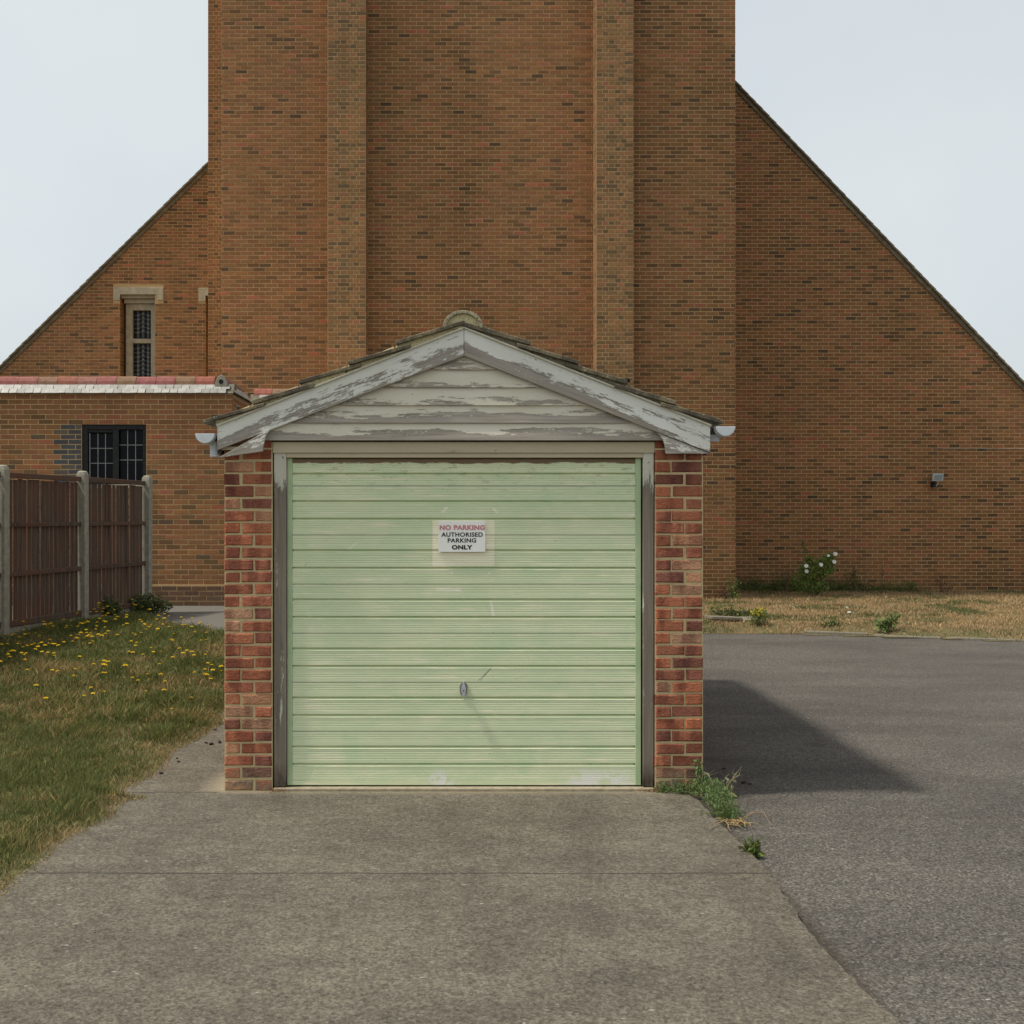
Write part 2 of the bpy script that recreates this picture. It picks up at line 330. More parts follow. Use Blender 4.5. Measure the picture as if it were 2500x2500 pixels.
M = dict(
    cbrick=m_church_brick(),
    cmortar=m_mortar('church_mortar', (.41, .268, .128), (.53, .358, .185)),
    amortar=m_mortar('annexe_mortar', (.40, .262, .125), (.52, .35, .18)),
    gbrick=m_garage_brick(),
    gmortar=m_mortar('sandy_mortar', (.48, .365, .19), (.64, .505, .29), 55),
    barge=peel('flaking_grey_white_paint', (.76, .755, .685), (.35, .32, .275), bias=-.085, low=.17, sx=2.0, sz=15, zr=.09),
    foot=peel('bare_foot_timber', (.76, .755, .685), (.36, .33, .285), bias=.03, low=.1, sx=2.6, sz=16, zr=.06),
    wboard=peel('flaking_cream_paint', (.72, .67, .545), (.40, .36, .30), bias=-.21, low=.20, sx=2.0, sz=18, zr=.06),
    wboard_bare=peel('worn_cream_paint', (.72, .67, .545), (.39, .355, .305), bias=-.07, low=.26, sx=1.8, sz=18, zr=.06),
    head=peel('old_cream_paint', (.53, .455, .315), (.36, .31, .23), bias=-.32, low=.2, sx=1.4, sz=15, zr=.06),
    jamb=peel('stripped_jamb_timber', (.60, .57, .48), (.215, .185, .148), bias=-.30, low=.0, sx=2.4, sz=30, zr=1, upright=True),
    door=m_door(),
    door_edge=m_simple('green_stile_paint', (.36, .47, .265), (.48, .56, .335), 6, .5, .001, .15),
    tarmac=m_tarmac(), concrete=m_concrete(), soil=m_lawn_soil(),
    path=m_simple('pale_tarmac_path', (.095, .086, .072), (.15, .135, .115), 120, .93),
    tile=m_lichen('mossy_concrete_tile', (.125, .105, .075), (.25, .21, .125), .3),
    verge_l=m_lichen('lichened_verge_mortar', (.52, .46, .30), (.62, .53, .29), .75, (.19, .165, .10)),
    verge_r=m_lichen('dark_verge_mortar', (.30, .275, .17), (.20, .18, .12), .5, (.05, .05, .035)),
    ridge=m_lichen('mossy_ridge_tile', (.30, .26, .17), (.42, .38, .24), .5),
    cloak=m_simple('fibre_cement_strip', (.48, .44, .33), (.62, .57, .44), 30, .85),
    plastic=m_simple('grey_plastic', (.50, .53, .54), (.62, .65, .66), 8, .45, .001, .1),
    soffit=m_simple('dark_eaves_timber', (.035, .028, .02), (.085, .07, .05), 30, .95),
    sign=m_simple('white_sign_plate', (.82, .81, .75), (.88, .87, .81), 6, .5, .001, .05),
    red=m_simple('faded_red_ink', (.50, .18, .20), (.62, .26, .28), 60, .6),
    black=m_simple('black_ink', (.008, .008, .008), (.015, .014, .013), 40, .5),
    metal=m_simple('dull_grey_metal', (.40, .41, .42), (.55, .56, .57), 50, .45, .001, .2, metallic=.3),
    darkmetal=m_simple('dark_plate_metal', (.17, .175, .17), (.28, .28, .275), 50, .55, .001, .2, metallic=.4),
    stone=m_simple('weathered_sandstone', (.33, .285, .195), (.46, .40, .285), 9, .9, .004, .4),
    lead=m_simple('lead_cames', (.20, .20, .19), (.32, .32, .31), 60, .6),
    glass=m_glass('dark_leaded_glass', rough=.2),
    winblack=m_simple('black_window_paint', (.008, .008, .008), (.022, .021, .02), 20, .5),
    slate=m_simple('pale_glossy_slate', (.23, .215, .185), (.36, .34, .295), 14, .55, .003, .3, tone=True, spec=.5),
    terra=m_simple('terracotta_ridge_tile', (.205, .088, .058), (.30, .14, .095), 12, .9, .004, .4, tone=True),
    fence=m_fence(),
    post=m_simple('concrete_post', (.23, .21, .16), (.34, .31, .245), 16, .93, .003, .5),
    blade=m_attr('grass_blades', .8, .25, .15),
    leaf=m_attr('green_leaves', .6, .25, .2),
    twig=m_attr('dry_stems', .9, 0, .2),
    petal=m_attr('flower_petals', .7, .2, .08),
    moss=m_simple('dark_moss_lump', (.018, .012, .008), (.06, .042, .028), 120, 1.0, .006, .9),
    kerb=m_simple('old_kerb_concrete', (.13, .115, .083), (.22, .19, .14), 25, .95, .005, .6),
    vtile=m_lichen('church_verge_tile', (.21, .16, .10), (.24, .21, .13), .3),
    sill=m_simple('pale_cement_sill', (.24, .20, .135), (.36, .305, .215), 22, .95, .004, .6),
    debris=m_simple('leaf_litter', (.20, .11, .05), (.38, .24, .12), 60, .95),
)

# ------------------------------------------------------------------ mesh helpers
BASE = {}
class MB:
    def __init__(s): s.v = []; s.f = []; s.c = []
    def add(s, vs, fs, c=(1, 1, 1)):
        n = len(s.v); s.v += [tuple(v) for v in vs]; s.f += [tuple(i + n for i in f) for f in fs]; s.c += [c] * len(vs)
    def box(s, x0, x1, y0, y1, z0, z1, c=(1, 1, 1)):
        s.add([(x0, y0, z0), (x1, y0, z0), (x1, y1, z0), (x0, y1, z0), (x0, y0, z1), (x1, y0, z1), (x1, y1, z1), (x0, y1, z1)],
              [(0, 1, 5, 4), (1, 2, 6, 5), (2, 3, 7, 6), (3, 0, 4, 7), (4, 5, 6, 7), (3, 2, 1, 0)], c)
    def prism(s, poly, y0, y1, c=(1, 1, 1)):
        """polygon of (x, z) points, counter-clockwise seen from -Y, from y0 (front) to y1"""
        n = len(poly)
        s.add([(x, y0, z) for x, z in poly] + [(x, y1, z) for x, z in poly],
              [tuple(range(n)), tuple(range(2 * n - 1, n - 1, -1))] + [(i, i + n, (i + 1) % n + n, (i + 1) % n) for i in range(n)], c)
    def tube(s, pts, r, n=6, c=(1, 1, 1), cap=True):
        pts = [Vector(p) for p in pts]; rs = r if isinstance(r, (list, tuple)) else [r] * len(pts)
        rings = []
        for i, p in enumerate(pts):
            d = (pts[min(i + 1, len(pts) - 1)] - pts[max(i - 1, 0)]).normalized()
            a = d.orthogonal().normalized(); b = d.cross(a)
            rings.append([p + (a * math.cos(2 * math.pi * k / n) + b * math.sin(2 * math.pi * k / n)) * rs[i] for k in range(n)])
        vs = [v for ring in rings for v in ring]; fs = []
        for i in range(len(pts) - 1):
            for k in range(n):
                fs.append((i * n + k, i * n + (k + 1) % n, (i + 1) * n + (k + 1) % n, (i + 1) * n + k))
        if cap:
            fs.append(tuple(range(n - 1, -1, -1))); fs.append(tuple((len(pts) - 1) * n + k for k in range(n)))
        s.add(vs, fs, c)
    def mesh(s, name, mat, off=(0, 0, 0), smooth=False):
        me = bpy.data.meshes.new(name)
        v = np.array(s.v, dtype=np.float64).reshape(-1, 3) - np.array(off)
        me.from_pydata(v.tolist(), [], s.f)
        a = me.attributes.new('tone', 'FLOAT_COLOR', 'POINT')
        c = np.ones((len(s.v), 4), dtype=np.float32); c[:, :3] = np.array(s.c, dtype=np.float32).reshape(-1, 3)
        a.data.foreach_set('color', c.ravel())
        me.materials.append(M[mat] if isinstance(mat, str) else mat)
        if smooth: me.polygons.foreach_set('use_smooth', [True] * len(me.polygons))
        me.update(); return me
    def build(s, name, mat, parent=None, smooth=False, bevel=0.0):
        off = BASE.get(parent.name, Vector()) if parent else Vector()
        o = bpy.data.objects.new(name, s.mesh(name, mat, off, smooth)); COL.objects.link(o)
        if parent: o.parent = parent; BASE[o.name] = Vector(off)
        if bevel:
            b = o.modifiers.new('bevel', 'BEVEL'); b.width = bevel; b.segments = 2; b.limit_method = 'ANGLE'
        return o

def thing(name, label, cat, loc, group=None):
    o = bpy.data.objects.new(name, None); COL.objects.link(o); o.location = loc; o.empty_display_size = .1
    BASE[o.name] = Vector(loc); return tag(o, label, cat, group)
def tag(o, label, cat, group=None, kind=None):
    if label: o['label'] = label
    if cat: o['category'] = cat
    if group: o['group'] = group
    if kind: o['kind'] = kind
    return o
def structure(o): o['kind'] = 'structure'; return o
def stuff(o): o['kind'] = 'stuff'; return o
def inst(name, me, parent, loc, rot=(0, 0, 0), scale=(1, 1, 1)):
    o = bpy.data.objects.new(name, me); COL.objects.link(o)
    if parent:
        o.parent = parent; o.location = Vector(loc) - BASE[parent.name]; BASE[o.name] = Vector(loc)
    else: o.location = loc
    o.rotation_euler = rot; o.scale = scale; return o
def base_at(o, loc):
    """move a top-level mesh's origin to loc without moving the mesh"""
    o.data.transform(Matrix.Translation(-Vector(loc))); o.location = loc; return o

def pmesh(name, poly, y0, y1, mat, parent, ang=0.0, bevel=.002, c=(1, 1, 1)):
    """board of any outline in the XZ plane; its local X runs along the board (ang: slope, down to the right positive)"""
    cx = sum(p[0] for p in poly) / len(poly); cz = sum(p[1] for p in poly) / len(poly)
    ca, sa = math.cos(ang), math.sin(ang)
    loc = [((x - cx) * ca - (z - cz) * sa, (x - cx) * sa + (z - cz) * ca) for x, z in poly]
    mb = MB(); mb.prism(loc, y0, y1, c)
    me = mb.mesh(name, mat)
    o = inst(name, me, parent, (cx, 0, cz), (0, ang, 0))
    if bevel:
        b = o.modifiers.new('bevel', 'BEVEL'); b.width = bevel; b.segments = 2; b.limit_method = 'ANGLE'
    return o

def hash2(i, j, seed):
    h = (i.astype(np.int64) * 374761393 + j.astype(np.int64) * 668265263 + seed * 982451653) & 0x7fffffff
    h = ((h ^ (h >> 13)) * 1274126177) & 0x7fffffff
    return ((h ^ (h >> 16)) & 0xffff) / 65535.0
def vnoise(x, y, sc, seed=1, oct=3):
    x = np.asarray(x, float) * sc; y = np.asarray(y, float) * sc; out = 0; amp = 1; tot = 0
    for k in range(oct):
        i = np.floor(x); j = np.floor(y); u = x - i; v = y - j; u = u * u * (3 - 2 * u); v = v * v * (3 - 2 * v)
        a = hash2(i, j, seed + k); b = hash2(i + 1, j, seed + k); c = hash2(i, j + 1, seed + k); d = hash2(i + 1, j + 1, seed + k)
        out = out + amp * ((a * (1 - u) + b * u) * (1 - v) + (c * (1 - u) + d * u) * v); tot += amp; amp *= .5; x = x * 2.03; y = y * 2.03
    return out / tot
def sstep(t): t = np.clip(t, 0, 1); return t * t * (3 - 2 * t)

def ground(x, y):
    """ground height: level drive, rising to the left rear towards the annexe"""
    x = np.asarray(x, float); y = np.asarray(y, float)
    return -.062 + .375 * sstep((y - .8) / 7.2) * sstep((1.0 - x) / 2.6)

def brick_mesh(name, mat, w, h, dep, ch, tone, jit=0.0):
    mb = MB(); a, b = w / 2, h / 2
    j = lambda: random.uniform(-jit, jit)
    vs = []
    for (yy, i) in ((dep, 0), (ch, 0), (0, ch)):
        for (sx, sz) in ((-1, -1), (1, -1), (1, 1), (-1, 1)):
            vs.append((sx * (a - i) + j(), yy + (j() * .5 if yy == 0 else 0), sz * (b - i) + j()))
    fs = [(8, 9, 10, 11)]
    for k in range(4):
        n = (k + 1) % 4
        fs += [(4 + k, 4 + n, 8 + n, 8 + k), (k, n, 4 + n, 4 + k)]
    mb.add(vs, fs, tone); return mb.mesh(name, mat)

def lay(u0, u1, z0, z1, clip=None, holes=(), pattern=None, gauge=.075, L=.225, joint=.0108, start=0.0, jit=.004, rowoff=None):
    """bricks of a wall as (u centre, z centre, width, height)"""
    out = []; n = int((z1 - z0) / gauge)
    for k in range(n):
        za = z0 + k * gauge; zb = za + gauge - joint; zc = (za + zb) / 2
        lo, hi = u0, u1
        if clip: a, b = clip(zb); lo = max(lo, a); hi = min(hi, b)
        if hi - lo < .05: continue
        spans = []
        if pattern:
            row = pattern[k % len(pattern)]; u = u0
            for wd in row: spans.append((u, u + wd)); u += wd
        else:
            u = u0 - L + (k % 2) * L / 2 + start + random.uniform(-jit, jit)
            u -= math.floor((u - (lo - L)) / L) * L - 0
            while u < hi:
                spans.append((u, u + L)); u += L
        for a, b in spans:
            a = max(a, lo); b = min(b, hi)
            segs = [(a, b)]
            for (ha, hb, hza, hzb) in holes:
                if zb > hza and za < hzb:
                    ns = []
                    for (p, q) in segs:
                        if q <= ha or p >= hb: ns.append((p, q))
                        else:
                            if p < ha: ns.append((p, ha))
                            if q > hb: ns.append((hb, q))
                    segs = ns
            for (p, q) in segs:
                if q - p > .016: out.append(((p + q) / 2, zc, q - p - joint, zb - za))
    return out

def tone_index(tones, u=None, z=None):
    """which tone a brick takes; the dark burnt ones come in drifts"""
    ps = [p for p, c in tones]
    if u is not None and len(ps) > 4:
        k = .25 + 2.2 * float(vnoise(u, z * 1.6, .55, 61)) ** 1.7 + (.5 if vnoise(u * .7, z * 3.0, .8, 63) > .62 else 0)
        ps = ps[:3] + [p * k for p in ps[3:]]
    r = random.random() * sum(ps); s = 0
    for i, p in enumerate(ps):
        s += p
        if r <= s: return i
    return 0
def pick(tones, u=None, z=None, idx=None):
    c = tones[tone_index(tones, u, z) if idx is None else idx][1]
    k = random.uniform(.87, 1.13); g = random.uniform(-.06, .06)
    return (c[0] * k * (1 + g), c[1] * k, c[2] * k * (1 - g))

def put_bricks(mb, bricks, face, tones, proud=.0, dep=.05):
    """append box bricks to mb. face(u, z, d) -> world point, d = distance out of the wall"""
    for (u, z, w_, h_) in bricks:
        p = proud + random.uniform(-.0015, .002); a, b = w_ / 2, h_ / 2; t = pick(tones, u, z)
        dz = random.uniform(-.0015, .0015); ch = .004
        vs = [face(u + sx * a, z + sz * b + dz, -dep) for sx, sz in ((-1, -1), (1, -1), (1, 1), (-1, 1))]
        vs += [face(u + sx * a, z + sz * b + dz, p - ch) for sx, sz in ((-1, -1), (1, -1), (1, 1), (-1, 1))]
        vs += [face(u + sx * (a - ch), z + sz * (b - ch) + dz, p) for sx, sz in ((-1, -1), (1, -1), (1, 1), (-1, 1))]
        fs = [(8, 9, 10, 11)]
        for k in range(4):
            n = (k + 1) % 4; fs += [(4 + k, 4 + n, 8 + n, 8 + k), (k, n, 4 + n, 4 + k)]
        mb.add(vs, fs, t)

def single_bricks(bricks, y, mat, parent, tones, pool={}, dep=.05):
    """each brick an object; meshes shared between bricks of one size and tone. Walls that face the camera side (-Y)."""
    for (u, z, w_, h_) in bricks:
        ti = tone_index(tones, u, z); key = (mat, round(w_, 2), round(h_, 3), id(tones), ti, random.randrange(5))
        if key not in pool: pool[key] = brick_mesh('brick', mat, round(w_, 2), h_, dep, .004, pick(tones, idx=ti))
        me = pool[key]
        inst('brick', me, parent, (u, y + random.uniform(-.002, .0015), z + random.uniform(-.0015, .0015)), (0, random.uniform(-.002, .002), 0), (w_ / round(w_, 2), 1, 1))

FRONT = lambda Y: (lambda u, z, d: (u, Y - d, z))
LEFTF = lambda X: (lambda u, z, d: (X - d, -u, z))      # wall facing -X; u = -y keeps faces outward
RIGHTF = lambda X: (lambda u, z, d: (X + d, u, z))      # wall facing +X; u = y

# ================================================================== ground
def grid(name, xs, ys, zf, mat, lift=0.0, keep=None):
    X, Y = np.meshgrid(xs, ys); Z = zf(X, Y) + lift
    nx, ny = len(xs), len(ys); vs = np.stack([X.ravel(), Y.ravel(), Z.ravel()], 1)
    fs = []
    for j in range(ny - 1):
        for i in range(nx - 1):
            if keep and not keep((xs[i] + xs[i + 1]) / 2, (ys[j] + ys[j + 1]) / 2): continue
            fs.append((j * nx + i, j * nx + i + 1, (j + 1) * nx + i + 1, (j + 1) * nx + i))
    mb = MB(); mb.v = [tuple(v) for v in vs]; mb.f = fs; mb.c = [(1, 1, 1)] * len(vs)
    return mb.build(name, mat, smooth=True)
gx = np.concatenate([[-250, -120, -60, -30], np.arange(-20, 20.01, .5), [30, 60, 120, 250]])
gy = np.concatenate([[-250, -120, -60, -30], np.arange(-14, 30.01, .5), [40, 60, 120, 250]])
structure(grid('tarmac_ground', gx, gy, ground, 'tarmac'))

# concrete hardstanding before the garage and the strip along its left side: edges broken and uneven
def strip_mesh(name, left, right, mat, lift, thick=.03):
    mb = MB(); n = len(left)
    vs = []
    for (a, b) in zip(left, right):
        for k in range(9):
            t = k / 8; x = a[0] + (b[0] - a[0]) * t; y = a[1] + (b[1] - a[1]) * t
            vs.append((x, y, float(ground(x, y)) + lift))
    fs = [(j * 9 + i, j * 9 + i + 1, (j + 1) * 9 + i + 1, (j + 1) * 9 + i) for j in range(n - 1) for i in range(8)]
    m0 = len(vs)
    for idx in (0, 8):
        for j in range(n):
            x, y, z = vs[j * 9 + idx]; vs.append((x, y, z - thick - lift))
    for j in range(n - 1):
        fs.append((j * 9, (j + 1) * 9, m0 + j + 1, m0 + j)); fs.append(((j + 1) * 9 + 8, j * 9 + 8, m0 + n + j, m0 + n + j + 1))
    mb.add(vs, fs); return mb.build(name, mat)
ys = np.arange(-7.0, .23, .06)
rr = [(1.44 + .022 * math.sin(y * 3.1) + random.uniform(-.010, .008) - (.10 * max(0, (y + .32) / .6) if y > -.32 else 0), y) for y in ys]
structure(strip_mesh('concrete_apron', [(-2.12, y) for y in ys], rr, 'concrete', .036))
ys2 = np.arange(.2, 7.3, .25)
structure(strip_mesh('concrete_path', [(-2.1, y) for y in ys2], [(-1.2, y) for y in ys2], 'concrete', .036))

# lawn on the left, rising to the rear; far edge along the path to the annexe
LAWN_FAR = [(-9.0, 9.3), (-4.35, 8.6), (-3.9, 7.6), (-3.4, 6.95), (-2.8, 6.4), (-1.9, 6.0), (-1.4, 5.9)]
def lawn_far(x): return np.interp(x, [p[0] for p in LAWN_FAR], [p[1] for p in LAWN_FAR])
def lawn_edge(y):
    e = -2.0 + .05 * (vnoise(y, y * 0, 1.7, 5) - .5) * 2 + .035 * (vnoise(y, y * 0 + 3, 6, 6) - .5) * 2 + np.where(y > 1.2, .08 * sstep((y - 1.2) / .8), 0)
    e = e + .17 * np.exp(-((y + .19) / .055) ** 2)
    return np.where(y > 5.6, e + (y - 5.6) * .6, e)
def lawn_z(x, y): return ground(x, y) + .034 + .035 * sstep((lawn_edge(y) - x) / .25) + .03 * (vnoise(x, y, .9, 9) - .5)
mb = MB(); ly = np.arange(-7, 9.7, .08); xo = np.array([0, .04, .1, .2, .35, .6, 1, 1.5, 2, 2.6, 3.2, 4, 5, 7, 9])
vs = []
for y in ly:
    x = float(lawn_edge(np.array(y))) - xo; yy = np.minimum(y, lawn_far(x)); z = lawn_z(x, yy); z[0] = float(ground(x[0], y)) + .026
    vs += list(zip(x.tolist(), yy.tolist(), z.tolist()))
nx = len(xo); mb.add(vs, [(j * nx + i + 1, j * nx + i, (j + 1) * nx + i, (j + 1) * nx + i + 1) for j in range(len(ly) - 1) for i in range(nx - 1)])
structure(mb.build('lawn', 'soil', smooth=True))
structure(grid('rear_path', np.arange(-9, 1.01, .5), np.arange(5.7, 12.3, .4), ground, 'path', .006))

# grass verge, kerbed, in front of the church on the right
KERB = [(1.6, 10.12), (3.6, 10.1), (5.0, 10.02), (6.9, 9.3), (9.4, 8.45), (14, 7.0)]
def kerb_y(x): return np.interp(x, [p[0] for p in KERB], [p[1] for p in KERB])
def verge_z(x, y):
    t = sstep((y - kerb_y(x)) / .5)
    return -.05 + .105 * t + .055 * sstep((y - kerb_y(x)) / 5.0) + .03 * (vnoise(x, y, .8, 21) - .5)
structure(grid('grass_verge', np.arange(1.0, 16.1, .25), np.arange(7.0, 17.3, .2), verge_z, 'soil', 0.0, keep=lambda x, y: y > float(kerb_y(x)) - .1))
kerb = structure(bpy.data.objects.new('kerb', None)); COL.objects.link(kerb); kerb.location = (5, 10, 0); BASE['kerb'] = Vector((5, 10, 0))
kx = 5.0
while kx < 13:
    ln = .9; x2 = kx + ln; y1, y2 = float(kerb_y(kx)), float(kerb_y(x2)); a = math.atan2(y2 - y1, ln)
    mb = MB(); hgt = .008 + random.uniform(-.02, .012)
    mb.box(-ln / 2 + .008, ln / 2 - .008, -.055, .055, -.06, hgt)
    o = inst('kerb_stone', mb.mesh('kerb_stone', 'kerb'), kerb, ((kx + x2) / 2, (y1 + y2) / 2, -.03), (random.uniform(-.06, .04), random.uniform(-.012, .012), a))
    b = o.modifiers.new('bevel', 'BEVEL'); b.width = .015; b.segments = 2
    kx = x2

# ================================================================== church
TON_C = [(.44, (.278, .134, .056)), (.23, (.302, .130, .061)), (.025, (.36, .128, .068)), (.18, (.240, .120, .051)), (.095, (.178, .092, .044)), (.03, (.122, .070, .038))]
TON_B = [(.42, (.285, .152, .067)), (.16, (.305, .146, .070)), (.02, (.34, .13, .070)), (.25, (.246, .140, .065)), (.15, (.172, .106, .055))]
church = thing('brick_church', 'large brown brick church with steep gables and tall buttresses behind the garage', 'church', (.4, 16.0, 0.0))
Y1, Y2, Y3, YB, Y5 = wy(3.74), wy(3.37), wy(3.05), wy(2.9875), wy(3.37)
vl = lambda x: wz(442.8, 3.74) + .98 * (x - wx(463, 3.74))
vr = lambda x: wz(442.8, 3.37) - 1.042 * (x - wx(2026, 3.37))
TOP = 13.6
XC0, XC1 = wx(541, 3.05), wx(1795, 3.05)
XS0 = wx(508, 3.37)
mb = MB()
mb.box(XC0, XC1, Y3, Y3 + 6.5, -.3, TOP)
BUT = [(wx(800, 2.9875), wx(893, 2.9875)), (wx(1455.4, 2.9875), wx(1546, 2.9875))]
mb.box(XS0, XC0 + .2, Y2, Y2 + 5, -.3, TOP - .01)
# left window wall in pieces round the two windows
W1 = (wx(293, 3.74), wx(378, 3.74), 3.9, wz(716, 3.74)); W2 = (wx(502, 3.74), -5.0, 3.9, wz(716, 3.74))
def sp(x0, x1, z0, zt=None):
    mb.prism([(x0, z0), (x1, z0), (x1, zt or vl(x1) - .05), (x0, zt or vl(x0) - .05)], Y1, Y1 + .35)
sp(-13.5, W1[0], -.3); sp(W1[0], W1[1], -.3, W1[2]); sp(W1[0], W1[1], W1[3]); sp(W1[1], W2[0], -.3)
sp(W2[0], W2[1], -.3, W2[2]); sp(W2[0], W2[1], W2[3]); sp(W2[1], -4.5, -.3)
mb.prism([(XC1 - .2, -.3), (15.0, -.3), (15.0, vr(15.0) - .05), (XC1 - .2, vr(XC1 - .2) - .05)], Y5, Y5 + .35)
mb.build('wall', 'cmortar', church)
for (a, b) in BUT:
    m2 = MB(); m2.box(a, b, YB, Y3 + .1, -.3, TOP - .02); m2.build('buttress', 'cmortar', church)
mbk = MB()
cen = lay(XC0 - .006, XC1 + .006, 0, TOP, holes=[(a, b, -1, 99) for a, b in BUT], start=.03)
one = sorted([b for b in cen if b[1] > 5.65 and BUT[0][1] + .1 < b[0] < BUT[1][0] - .1 and b[2] > .2], key=lambda b: b[1])[:300]
single_bricks([(u, z, w_, h_) for u, z, w_, h_ in one], Y3 - .0035, 'cbrick', church, TON_C)
ones = set(one)
put_bricks(mbk, [b for b in cen if b not in ones], FRONT(Y3), TON_C, .0035)
PAT = [[.1685, .2255, .1125, .1685], [.1125] * 6]
for (a, b) in BUT:
    f = (b - a) / .675
    put_bricks(mbk, lay(a, b, 0, TOP - .05, pattern=[[w_ * f for w_ in row] for row in PAT]), FRONT(YB), TON_B, .0035)
    pp = [[.112, .225, .113], [.225, .225]]
    put_bricks(mbk, lay(YB, YB + .45, 0, TOP - .05, pattern=pp), RIGHTF(b), TON_B, .0035)
    put_bricks(mbk, lay(-YB - .45, -YB, 0, TOP - .05, pattern=pp), LEFTF(a), TON_B, .0035)
put_bricks(mbk, lay(XS0 - .006, XC0, 2, TOP, pattern=[[.168, .1125, .2, .225, .225], [.1125, .1125, .1, .225, .225]]), FRONT(Y2), TON_C, .0035)
put_bricks(mbk, lay(Y3, Y5, 0, TOP), RIGHTF(XC1), TON_C, .0035)
left = lay(-13.5, -4.9, 2.4, 10.6, clip=lambda z: (wx(463, 3.74) + (z + .10 - wz(442.8, 3.74)) / .98, 99),
           holes=[(W1[0], W1[1], W1[2], wz(733, 3.74)), (W2[0], W2[1], W2[2], wz(733, 3.74)), (wx(277, 3.74), wx(399, 3.74), wz(733.5, 3.74), wz(700, 3.74)), (wx(485, 3.74), -5.0, wz(736, 3.74), wz(703, 3.74))])
put_bricks(mbk, left, FRONT(Y1), TON_C, .0035)
right = lay(XC1, 15.0, 0, 11.4, clip=lambda z: (-99, wx(2026, 3.37) - (z + .10 - wz(442.8, 3.37)) / 1.042), start=.1)
TON_SHADED = [(p, (c[0] * .92, c[1] * .88, c[2] * .88)) for p, c in TON_C]  # darker copy of the church tones: the right wall's shade put into colour
put_bricks(mbk, right, FRONT(Y5), TON_SHADED, .0035)
# window reveals
put_bricks(mbk, lay(Y1, Y1 + .28, W1[2], W1[3], pattern=[[.28], [.112, .168]]), RIGHTF(W1[0]), TON_C, .004)
put_bricks(mbk, lay(Y1, Y1 + .28, W2[2], W2[3], pattern=[[.28], [.112, .168]]), RIGHTF(W2[0]), TON_C, .004)
stuff(mbk.build('brickwork', 'cbrick', church))
m = MB(); m.box(W1[0] - .3, W1[1] + .3, Y1 + .36, Y1 + .55, 3.5, W1[3] + .3); m.box(W2[0] - .2, W2[1], Y1 + .36, Y1 + .55, 3.5, W2[3] + .3); m.build('dark_backing', 'soffit', church)  # dark boxes added behind the windows so no sky shows through gaps

def verge(side, Y, f, sl, x_from, x_to, n):
    """tiles along one gable verge with the roof slope behind"""
    m = MB(); d = .16
    m.prism([(x_from, f(x_from) - d), (x_to, f(x_to) - d), (x_to, f(x_to) - .035), (x_from, f(x_from) - .035)] if x_from < x_to else
            [(x_to, f(x_to) - d), (x_from, f(x_from) - d), (x_from, f(x_from) - .035), (x_to, f(x_to) - .035)], Y - .03, Y + 6)
    m.build('roof', 'vtile', church)
    a = math.atan(sl); L = .24; me = None
    for k in range(n):
        u = k * .205; x = x_from + side * (u + .1) * math.cos(a)
        if me is None:
            t = MB(); t.box(-L / 2, L / 2, -.075, .25, -.018, .018); me = t.mesh('verge_tile', 'vtile')
        inst('verge_tile', me, church, (x, Y, f(x) - .012 + random.uniform(-.004, .004)), (0, side * a + (-.05 if side < 0 else .05) * side * -1 * (1 if side > 0 else -1) + random.uniform(-.02, .02), 0))
verge(-1, Y1, vl, .98, wx(512, 3.74), -13.3, 56)
verge(1, Y5, vr, 1.042, wx(1790, 3.37), 14.9, 66)

def stone_window(X0, X1, zt, zb, Y, full=True):
    """stone surround, transom, glass and leading of one narrow church window"""
    r = 3.74
    win = MB(); w_ = X1 - X0; fr = .15 * (Y / Y)
    win.box(X0, X0 + .155, Y + .24, Y + .5, zb, zt); win.box(X1 - .145, X1, Y + .24, Y + .5, zb, zt)
    win.box(X0 + .155, X1 - .145, Y + .24, Y + .5, zt - .15, zt)
    win.box(X0 + .155, X1 - .145, Y + .235, Y + .5, wz(834, r), wz(823, r))
    win.box(X0 - .02, X1 + .02, Y + .17, Y + .5, zt, zt + .10)
    win.box(X0 - .06, X1 + .06, Y + .08, Y + .5, zt + .10, zt + .19)
    o = win.build('window', 'stone', church, bevel=.008)
    for (za, zb_) in ((wz(820, r), zt - .15), (zb, wz(835, r))):
        g = MB(); g.box(X0 + .15, X1 - .14, Y + .345, Y + .358, zb_ if zb_ < za else za, max(za, zb_)); g.build('pane', 'glass', o)
    ld = MB(); gx0, gx1 = X0 + .155, X1 - .145; gw = gx1 - gx0
    bars = [.0, .22, .29, .48, .56, .76, .83, 1.0]
    for (za, zb_) in ((wz(820, r), zt - .15), (zb, wz(835, r))):
        lo, hi = min(za, zb_), max(za, zb_)
        for b in bars[1:-1]: ld.box(gx0 + gw * b - .004, gx0 + gw * b + .004, Y + .33, Y + .345, lo, hi)
        z = hi - .10
        while z > lo + .03:
            for (p, q, dp, dq) in ((0, .22, 0, 0), (.29, .48, 0, .03), (.56, .76, .03, 0), (.83, 1, 0, 0)):
                ld.tube([(gx0 + gw * p, Y + .337, z + dp), (gx0 + gw * q, Y + .337, z + dq)], .0045, 4)
            for p in (.255, .52, .795):
                zz = z + (.045 if p == .52 else 0); ld.box(gx0 + gw * p - .018, gx0 + gw * p + .018, Y + .331, Y + .344, zz - .012, zz + .012)
            z -= .1
    ld.build('leading', 'lead', o)
stone_window(wx(302, 3.74) - .02, wx(377, 3.74), wz(737, 3.74), 3.9, Y1)
stone_window(wx(511, 3.74), -5.0, wz(737, 3.74), 3.9, Y1)
